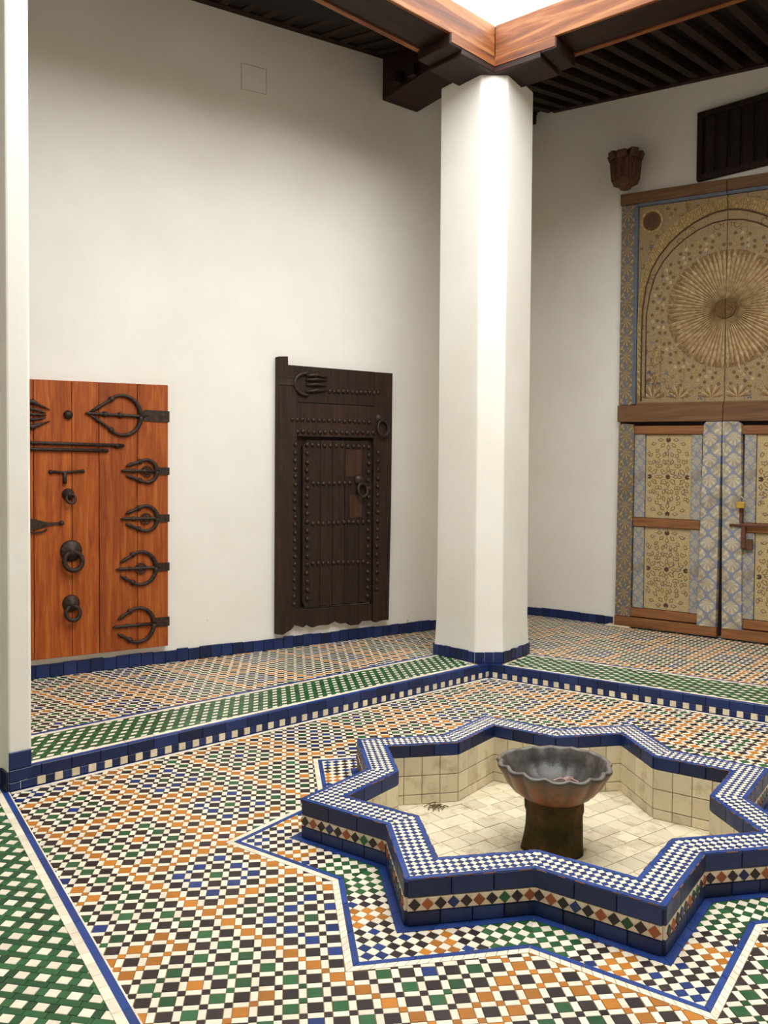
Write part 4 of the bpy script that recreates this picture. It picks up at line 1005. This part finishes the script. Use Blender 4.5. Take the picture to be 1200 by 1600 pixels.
# ------------------------------------------------------------------ tall painted double door, right wall
UC = 2.268
def warp_at(cu):                                            # old leaves: the rails sag a little towards the middle
    def f(p): return (p[0], p[1], p[2] - .02 * max(0, p[2] + .165 - .3) * max(0, (p[0] + cu - 1.14)))
    return f
def leaf(side):
    """side = 1: hinge side on the left; -1: its mirror"""
    u0 = 1.140 if side == 1 else UC + .004; cu = UC
    root = empty('painted_door_leaf', (*wr(1.14 if side == 1 else 2 * UC - 1.14), 0.165), RWR)
    base_u = 1.14 if side == 1 else 2 * UC - 1.14
    Zb = 0.165
    def M(u): return u if side == 1 else 2 * UC - u         # canonical u is that of the left leaf
    def wp(p):
        u = p[0] + base_u
        return (p[0], p[1], p[2] - .02 * max(0, p[2] + Zb - .3) * (u - 1.14))
    def quad(name, ua, ub, za, zb, y0, y1, mat, parent=root, bev=.004, poly=None):
        pts = poly or [(ua, za), (ub, za), (ub, zb), (ua, zb)]
        pts = [(M(u) - base_u, z - Zb) for u, z in pts]
        if side == -1: pts = list(reversed(pts))
        cx = sum(p[0] for p in pts) / len(pts); cz = sum(p[1] for p in pts) / len(pts)
        q = MB(); q.plate(pts, y0, y1, mat); v = [wp(p) for p in q.v]
        q.v = [(x - cx, y, z - cz) for x, y, z in v]
        return q.build(name, parent, (cx, 0, cz), bevel=bev)
    E = UC - .003
    quad('back_board', 1.15, UC, .14, 4.79, -.030, -.002, 'wood_shutter')
    quad('top_rail', 1.140, E, 4.688, 4.806, -.085, -.005, 'wood_rail')
    quad('painted_stile', 1.148, 1.298, 2.535, 4.684, -.070, -.005, 'floral_dark')
    quad('blue_moulding', 1.300, 1.340, 2.540, 4.682, -.078, -.005, 'paint_blue')
    quad('blue_moulding', 1.342, E, 4.652, 4.686, -.076, -.005, 'paint_blue')
    for a, b in ((1.342, 1.602), (1.604, 1.850), (1.852, 2.074), (2.076, E)):
        quad('carved_plank', a, b, 2.555, 4.65, -.050, -.005, 'carved_ground', bev=.003)
    quad('mid_rail', 1.142, E, 2.352, 2.530, -.088, -.005, 'wood_rail')
    quad('ledge', 1.342, E, 2.531, 2.556, -.066, -.005, 'wood_rail')
    # carving in relief: rays, fluted arch, rosettes
    BZ = 3.50
    def rel(u, z, y): return wp((M(u) - base_u, y, z - Zb))
    dk = MB(); P = [(UC - .004, BZ - .60)] + [(UC - .004 + .60 * math.cos(a), BZ + .60 * math.sin(a)) for a in [PI * 1.5 - PI * k / 24 for k in range(1, 24)]] + [(UC - .004, BZ + .60)]
    P = [rel(u, z, 0) for u, z in P]; dk.plate(ccw([(p[0], p[2]) for p in P]), -.0515, -.045, 'ray_ground'); dk.build('sunburst_ground', root)
    rays = MB()
    for k in range(34):
        a = PI / 2 + PI * (k + .5) / 34; 
        rx, rz = .60, .60; ca, sa = math.cos(a), math.sin(a)
        r0 = .105; r1 = .585 + (.03 if k % 2 else 0) + .03 * math.sin(k * 1.7); w0, w1 = .0035, .0175
        def at_(r, o): return (UC + r * ca - o * sa, BZ + r * sa + o * ca)
        b0 = len(rays.v); mid = [(r0, w0), (r1 * .82, w1), (r1, w1 * .4)]
        for r, w in mid:
            for o, y in ((-w, -.051), (0, -.067), (w, -.051)):
                u, z = at_(r, o); u = min(u, UC - .004); rays.v.append(rel(u, z, y))
        for s_ in range(2):
            for t_ in range(2):
                fidx = [b0 + s_ * 3 + t_, b0 + s_ * 3 + t_ + 1, b0 + s_ * 3 + t_ + 4, b0 + s_ * 3 + t_ + 3]; rays.face(fidx if side == 1 else fidx[::-1], 'carved_ray')
    rays.build('sunburst_carving', root, stuff=True)
    hub = MB(); pts = [(UC - .003, BZ - .095)] + [(UC - .003 + .095 * math.cos(a), BZ + .095 * math.sin(a)) for a in [PI * 1.5 - PI * k / 12 for k in range(1, 12)]] + [(UC - .003, BZ + .095)]
    pts = list(reversed(pts)); pp_ = [(M(u) - base_u, z - Zb) for u, z in pts]
    if side == -1: pp_.reverse()
    hub.plate(pp_, -.066, -.045, 'hub_wood'); hub.v = [wp(p) for p in hub.v]; hub.build('sunburst_hub', root)
    # fluted horseshoe arch band
    inn = [(1.395, 2.58), (1.392, 3.0), (1.393, 3.35), (1.402, 3.58), (1.435, 3.80), (1.49, 3.97), (1.575, 4.11), (1.68, 4.23), (1.80, 4.33), (1.93, 4.41), (2.06, 4.465), (2.17, 4.493), (UC - .004, 4.502)]
    oth = [(1.352, 2.58), (1.350, 3.0), (1.351, 3.40), (1.358, 3.66), (1.385, 3.88), (1.432, 4.03), (1.51, 4.19), (1.61, 4.32), (1.73, 4.43), (1.87, 4.52), (2.01, 4.58), (2.14, 4.606), (UC - .004, 4.615)]
    def samp(P, t):
        t = t * (len(P) - 1); i = min(int(t), len(P) - 2); f = t - i; return (P[i][0] + (P[i + 1][0] - P[i][0]) * f, P[i][1] + (P[i + 1][1] - P[i][1]) * f)
    fl = MB(); nf = 70
    for k in range(nf):
        t0, t1 = k / nf, (k + 1) / nf; tm = (t0 + t1) / 2; b0 = len(fl.v)
        for P, sh in ((inn, 0), (oth, .012)):
            for t, y in ((t0, -.052), (tm, -.064), (t1, -.052)):
                u, z = samp(P, min(1, t + sh)); fl.v.append(rel(u, z, y))
        for t_ in range(2):
            fidx = [b0 + t_, b0 + t_ + 1, b0 + t_ + 4, b0 + t_ + 3]; fl.face(fidx[::-1] if side == 1 else fidx, 'carved_band')
    fl.build('arch_fluting', root, stuff=True)
    for P, mat, r in ((inn, 'paint_dark', .008), (oth, 'paint_gold', .006)):
        q = MB(); q.tube([rel(u, z, -.060) for u, z in P], r, mat, 6); q.build('arch_moulding', root, smooth=True)
    q = MB(); inn2 = [(1.44, 2.62), (1.44, 3.5), (1.475, 3.72), (1.53, 3.90), (1.61, 4.04), (1.72, 4.16), (1.84, 4.255), (1.98, 4.335), (2.12, 4.385), (UC - .004, 4.40)]
    q.tube([rel(u, z, -.054) for u, z in inn2], .007, 'paint_dark', 6); q.build('arch_moulding', root, smooth=True)
    # roundel in the spandrel
    q = MB(); cu_, cz_ = 1.487, 4.485
    for rr, y, mat in ((.125, -.058, 'carved_band'), (.098, -.064, 'hub_wood'), (.07, -.068, 'paint_dark')):
        P = [rel(cu_ + rr * math.cos(a), cz_ + rr * math.sin(a), 0) for a in [2 * PI * k / 24 for k in range(24)]]
        P = [(p[0], p[2]) for p in P]
        q.plate(ccw(P), y, -.045, mat)
    q.build('roundel', root)
    # small blossoms and leaves: ring round the rays, spandrel and foot
    rnd = random.Random(5); bl = MB()
    def petal(u, z, a, l, w, mat, y=-.050, d=.007):
        ca, sa = math.cos(a), math.sin(a); b0 = len(bl.v)
        for x, o, yy in ((0, 0, y), (l * .55, w, y), (l, 0, y), (l * .55, -w, y), (l * .5, 0, y - d)):
            uu, zz = u + x * ca - o * sa, z + x * sa + o * ca
            if uu > UC - .004 or uu < 1.345: uu = min(max(uu, 1.345), UC - .004)
            bl.v.append(rel(uu, zz, yy))
        for f_ in ((0, 4, 1), (1, 4, 2), (2, 4, 3), (3, 4, 0)): bl.face([b0 + i for i in (f_ if side == 1 else f_[::-1])], mat)
    def rosette(u, z, r, n_, mat): 
        a0 = rnd.uniform(0, 1)
        for k in range(n_): petal(u, z, a0 + 2 * PI * k / n_, r, r * .3, mat)
    pal = ('paint_brown', 'paint_gold', 'carved_band', 'paint_blue', 'paint_brown')
    for k in range(34):
        a = PI / 2 + PI * (k + .5) / 34
        for r in (.655, .71, .765): 
            u, z = UC + r * math.cos(a + (.06 if r > .7 else 0)), BZ + r * math.sin(a + (.06 if r > .7 else 0))
            if u > 1.46: rosette(u, z, .024, 6, ('paint_gold', 'paint_brown', 'paint_cream', 'paint_brown')[(k + int(r * 18)) % 4])
    for _ in range(420):
        u, z = rnd.uniform(1.46, UC - .03), rnd.uniform(2.60, 4.36)
        if math.hypot(u - UC, z - BZ) < .80: continue
        if z > 3.4 and u < 1.46 + (z - 3.4) * .75: continue
        rosette(u, z, rnd.uniform(.016, .034), rnd.choice((3, 4, 6)), rnd.choice(pal))
    for _ in range(90):
        u, z = rnd.uniform(1.37, 2.24), rnd.uniform(3.9, 4.62)
        ok = any(abs(z - s_[1]) < .2 and u < s_[0] - .02 and z > s_[1] - .02 for s_ in oth) and not math.hypot(u - 1.487, z - 4.485) < .15
        if ok: rosette(u, z, rnd.uniform(.02, .035), 5, rnd.choice(('paint_brown', 'paint_gold', 'paint_blue', 'paint_brown')))
    for uu in (1.52, 1.80, 2.14):
        for k in range(9): petal(uu, 2.60, PI * (k + .5) / 9, .15, .012, 'carved_ray' if k % 2 else 'paint_brown')
    bl.build('floral_carving', root, stuff=True)
    sc_ = MB()
    for _ in range(260):
        u, z = rnd.uniform(1.37, UC - .05), rnd.uniform(2.72, 4.60)
        if math.hypot(u - UC, z - BZ) < .82: continue
        a0, rr, dr_, sg = rnd.uniform(0, 6.28), rnd.uniform(.018, .042), rnd.uniform(.3, .7), rnd.choice((-1, 1))
        P = []
        for k in range(9):
            t = k / 8; r = rr * (1 - dr_ * t); P.append((u + r * math.cos(a0 + sg * t * 4.6), z + r * math.sin(a0 + sg * t * 4.6)))
        if any(p[0] > UC - .01 or p[0] < 1.36 or p[1] > 4.63 for p in P): continue
        sc_.tube([rel(p[0], p[1], -.051) for p in P], .0042, rnd.choice(('paint_gold', 'carved_ray', 'paint_brown', 'paint_gold')), 4)
    sc_.build('scroll_carving', root, stuff=True)
    # lower half: painted stiles, rails, two framed panels
    quad('painted_stile', 0, 0, 0, 0, -.080, -.005, 'floral_dark', poly=[(1.142, .240), (1.318, .240), (1.332, 2.28), (1.315, 2.325), (1.19, 2.335), (1.158, 2.30)])
    quad('painted_stile', 0, 0, 0, 0, -.098, -.005, 'floral_blue', poly=[(2.046, .232), (E - .028, .232), (E, 2.348), (2.11, 2.346), (2.085, 2.32)])
    dr = empty('panel_frame', (0, 0, 0)); dr.parent = root
    quad('panel_rail', 1.336, 2.080, 2.222, 2.308, -.074, -.005, 'wood_rail_red', dr)
    quad('panel_rail', 1.334, 2.056, 1.228, 1.320, -.074, -.005, 'wood_rail_red', dr)
    quad('panel_rail', 1.318, 2.040, .248, .340, -.074, -.005, 'wood_rail_red', dr)
    for za, zb in ((1.324, 2.218), (.344, 1.224)):
        quad('side_strip', 1.334, 1.452, za, zb, -.060, -.005, 'floral_pale', dr)
        quad('side_strip', 1.950, 2.060, za, zb, -.060, -.005, 'floral_pale', dr)
        quad('panel', 1.456, 1.700, za, zb, -.044, -.005, 'panel_ground', dr)
        quad('panel', 1.702, 1.946, za, zb, -.044, -.005, 'panel_ground', dr)
    bl = MB()
    def almond(u, z, a, l, w):
        petal(u, z, a, l, w, 'paint_brown', -.0445, .003)
        petal(u + l * .2 * math.cos(a), z + l * .2 * math.sin(a), a, l * .60, w * .55, 'paint_tan', -.0462, .003)
    for (za, zb) in ((1.345, 2.19), (.365, 1.20)):
        cz = (za + zb) / 2
        cents = [(1.50, cz), (1.905, cz), (1.70, zb - .03), (1.70, za + .03), (1.70, cz)]
        for (cu_, cz_) in cents:
            for ring_, n_, l, w in ((.045, 8, .072, .022), (.130, 12, .066, .022), (.215, 14, .060, .020)):
                for k in range(n_):
                    a = 2 * PI * k / n_ + (.26 if ring_ > .1 else 0); u, z = cu_ + ring_ * math.cos(a), cz_ + ring_ * math.sin(a)
                    e_ = .05
                    if 1.462 < u + l * math.cos(a) * .9 < 1.940 and 1.462 < u < 1.94 and za < z + l * math.sin(a) * .9 < zb and za < z < zb: almond(u, z, a, l, w)
            for k in range(8):
                a = 2 * PI * k / 8; 
                if 1.47 < cu_ + .035 * math.cos(a) < 1.935 and za < cz_ + .035 * math.sin(a) < zb: petal(cu_, cz_, a, .032, .010, 'paint_dark', -.0445, .004)
            for k in range(6):
                a = rnd.uniform(0, 6.28); r = rnd.uniform(.10, .2); u, z = cu_ + r * math.cos(a), cz_ + r * math.sin(a)
                if 1.47 < u < 1.93 and za + .03 < z < zb - .03: petal(u, z, a + 1.2, .045, .009, 'paint_blue', -.0445, .004)
    bl.build('painted_blossoms', root, stuff=True)
    quad('bottom_rail', 1.140, E - .022, .135, .236, -.092, -.005, 'wood_rail_red')
    return root
lf1 = leaf(1); tag(lf1, 'left leaf of the tall carved and painted door, beside the white wall', 'door')
lf2 = leaf(-1); tag(lf2, 'right leaf of the tall carved and painted door, with padlock and bolt', 'door')
# bolt on the right leaf
bx = 2 * UC - 1.14
hb = empty('bolt', (0, 0, 0)); hb.parent = lf2
q = MB(); q.tube([(2.365 - bx, -.112, 1.115 - .01), (2.72 - bx, -.112, 1.105)], .013, 'rust_red', 8); q.build('slide', hb, smooth=True)
q = MB(); q.box(2.475 - bx, 2.515 - bx, -.118, -.085, .88, 1.12, 'rust_red'); q.build('hasp', hb, bevel=.003)
q = MB(); q.box(2.487 - bx, 2.582 - bx, -.104, -.08, .868, .972, 'wood_carved_dark'); q.build('lock_block', hb, bevel=.004)
pl = empty('padlock', (*wr(2.478, .140), 1.440), RWR); tag(pl, 'small brass padlock hanging on the right painted door leaf', 'padlock')
q = MB(); q.box(-.037, .037, -.018, .018, 0, .062, 'brass'); q.build('body', pl, bevel=.006)
q = MB(); q.tube([(-.022, 0, .058), (-.022, 0, .085)] + [(.022 * math.cos(a), 0, .085 + .024 * math.sin(a)) for a in [PI - PI * k / 10 for k in range(1, 10)]] + [(.022, 0, .085), (.022, 0, .058)], .0055, 'steel', 8); q.build('shackle', pl, smooth=True)
q = MB(); q.box(2.455 - bx, 2.480 - bx, -.110, -.085, 1.13, 1.275, 'rust_red'); q.build('staple', lf2)
# stone sill under the hinge corner of the door
q = MB(); q.box(-.05, .22, -.11, 0.0, 0, .018, 'tile_bone'); tag(q.build('door_pad', None, (*wr(1.10), HS), RWR, bevel=.004), 'flat pale stone pad under the hinge corner of the painted door', 'stone pad')

# carved wooden bracket above the door's hinge side
cp = empty('carved_bracket', (*wr(1.225, .01), 4.80), RWR); cp.scale = (1, 1, .80); cp.location.x += .035 * WRE.x; cp.location.y += .035 * WRE.y; tag(cp, 'dark carved wooden capital fixed on the wall above the painted door', 'capital')
q = MB()
def flut(a, r, h): return 1 + .05 * math.cos(a * 8)
q.lathe([(.055, .0), (.07, .03), (.10, .05), (.128, .07), (.135, .10), (.138, .20), (.148, .32), (.160, .42)], 'wood_carved_dark', 48, 'z', (0, -.21, 0), flut); q.build('body', cp, smooth=True)
for k in range(12):
    a = 2 * PI * k / 12; q = MB()
    c, s_ = math.cos(a), math.sin(a)
    def rp(x, o, z): return (x * c - o * s_, -.21 + x * s_ + o * c, z * .92)
    q.hexa([rp(.12, -.03, .13), rp(.146, -.022, .12), rp(.146, .022, .12), rp(.12, .03, .13), rp(.13, -.034, .37), rp(.163, -.024, .38), rp(.163, .024, .38), rp(.13, .034, .37)], 'wood_carved_dark')
    q.build('leaf_panel', cp, bevel=.006)
for k in range(8):
    a = 2 * PI * k / 8 + .2; q = MB(); c, s_ = math.cos(a), math.sin(a)
    q.hexa([rp(.06, -.06, .40), rp(.165, -.055, .395), rp(.165, .055, .395), rp(.06, .06, .40), rp(.06, -.07, .49), rp(.190, -.045, .485 + .02 * (k % 2)), rp(.190, .045, .485 + .02 * (k % 2)), rp(.06, .07, .49)], 'wood_carved_dark')
    q.build('crown_leaf', cp, bevel=.008)

# dark shuttered window high on the right wall
wn = empty('window_1', (*wr(1.95), 4.765), RWR); struct(wn, 'dark wooden shuttered window high on the right wall above the painted doors')
W_, H_ = 1.15, .685
q = MB(); q.box(0, W_, -.02, .05, 0, H_, 'wood_shutter'); q.build('panel_back', wn)
for (a, b, c, d) in ((0, W_, 0, .055), (0, W_, H_ - .055, H_), (0, .055, .055, H_ - .055), (W_ - .055, W_, .055, H_ - .055)):
    q = MB(); q.box(a, b, -.06, .0, c, d, 'wood_shutter'); q.build('frame', wn, bevel=.005)
for k in range(8):
    x = .07 + k * (W_ - .14) / 8; q = MB(); q.box(x + .012, x + .10, -.042, -.01, .058, H_ - .058, 'wood_shutter'); q.build('slat', wn, bevel=.006)
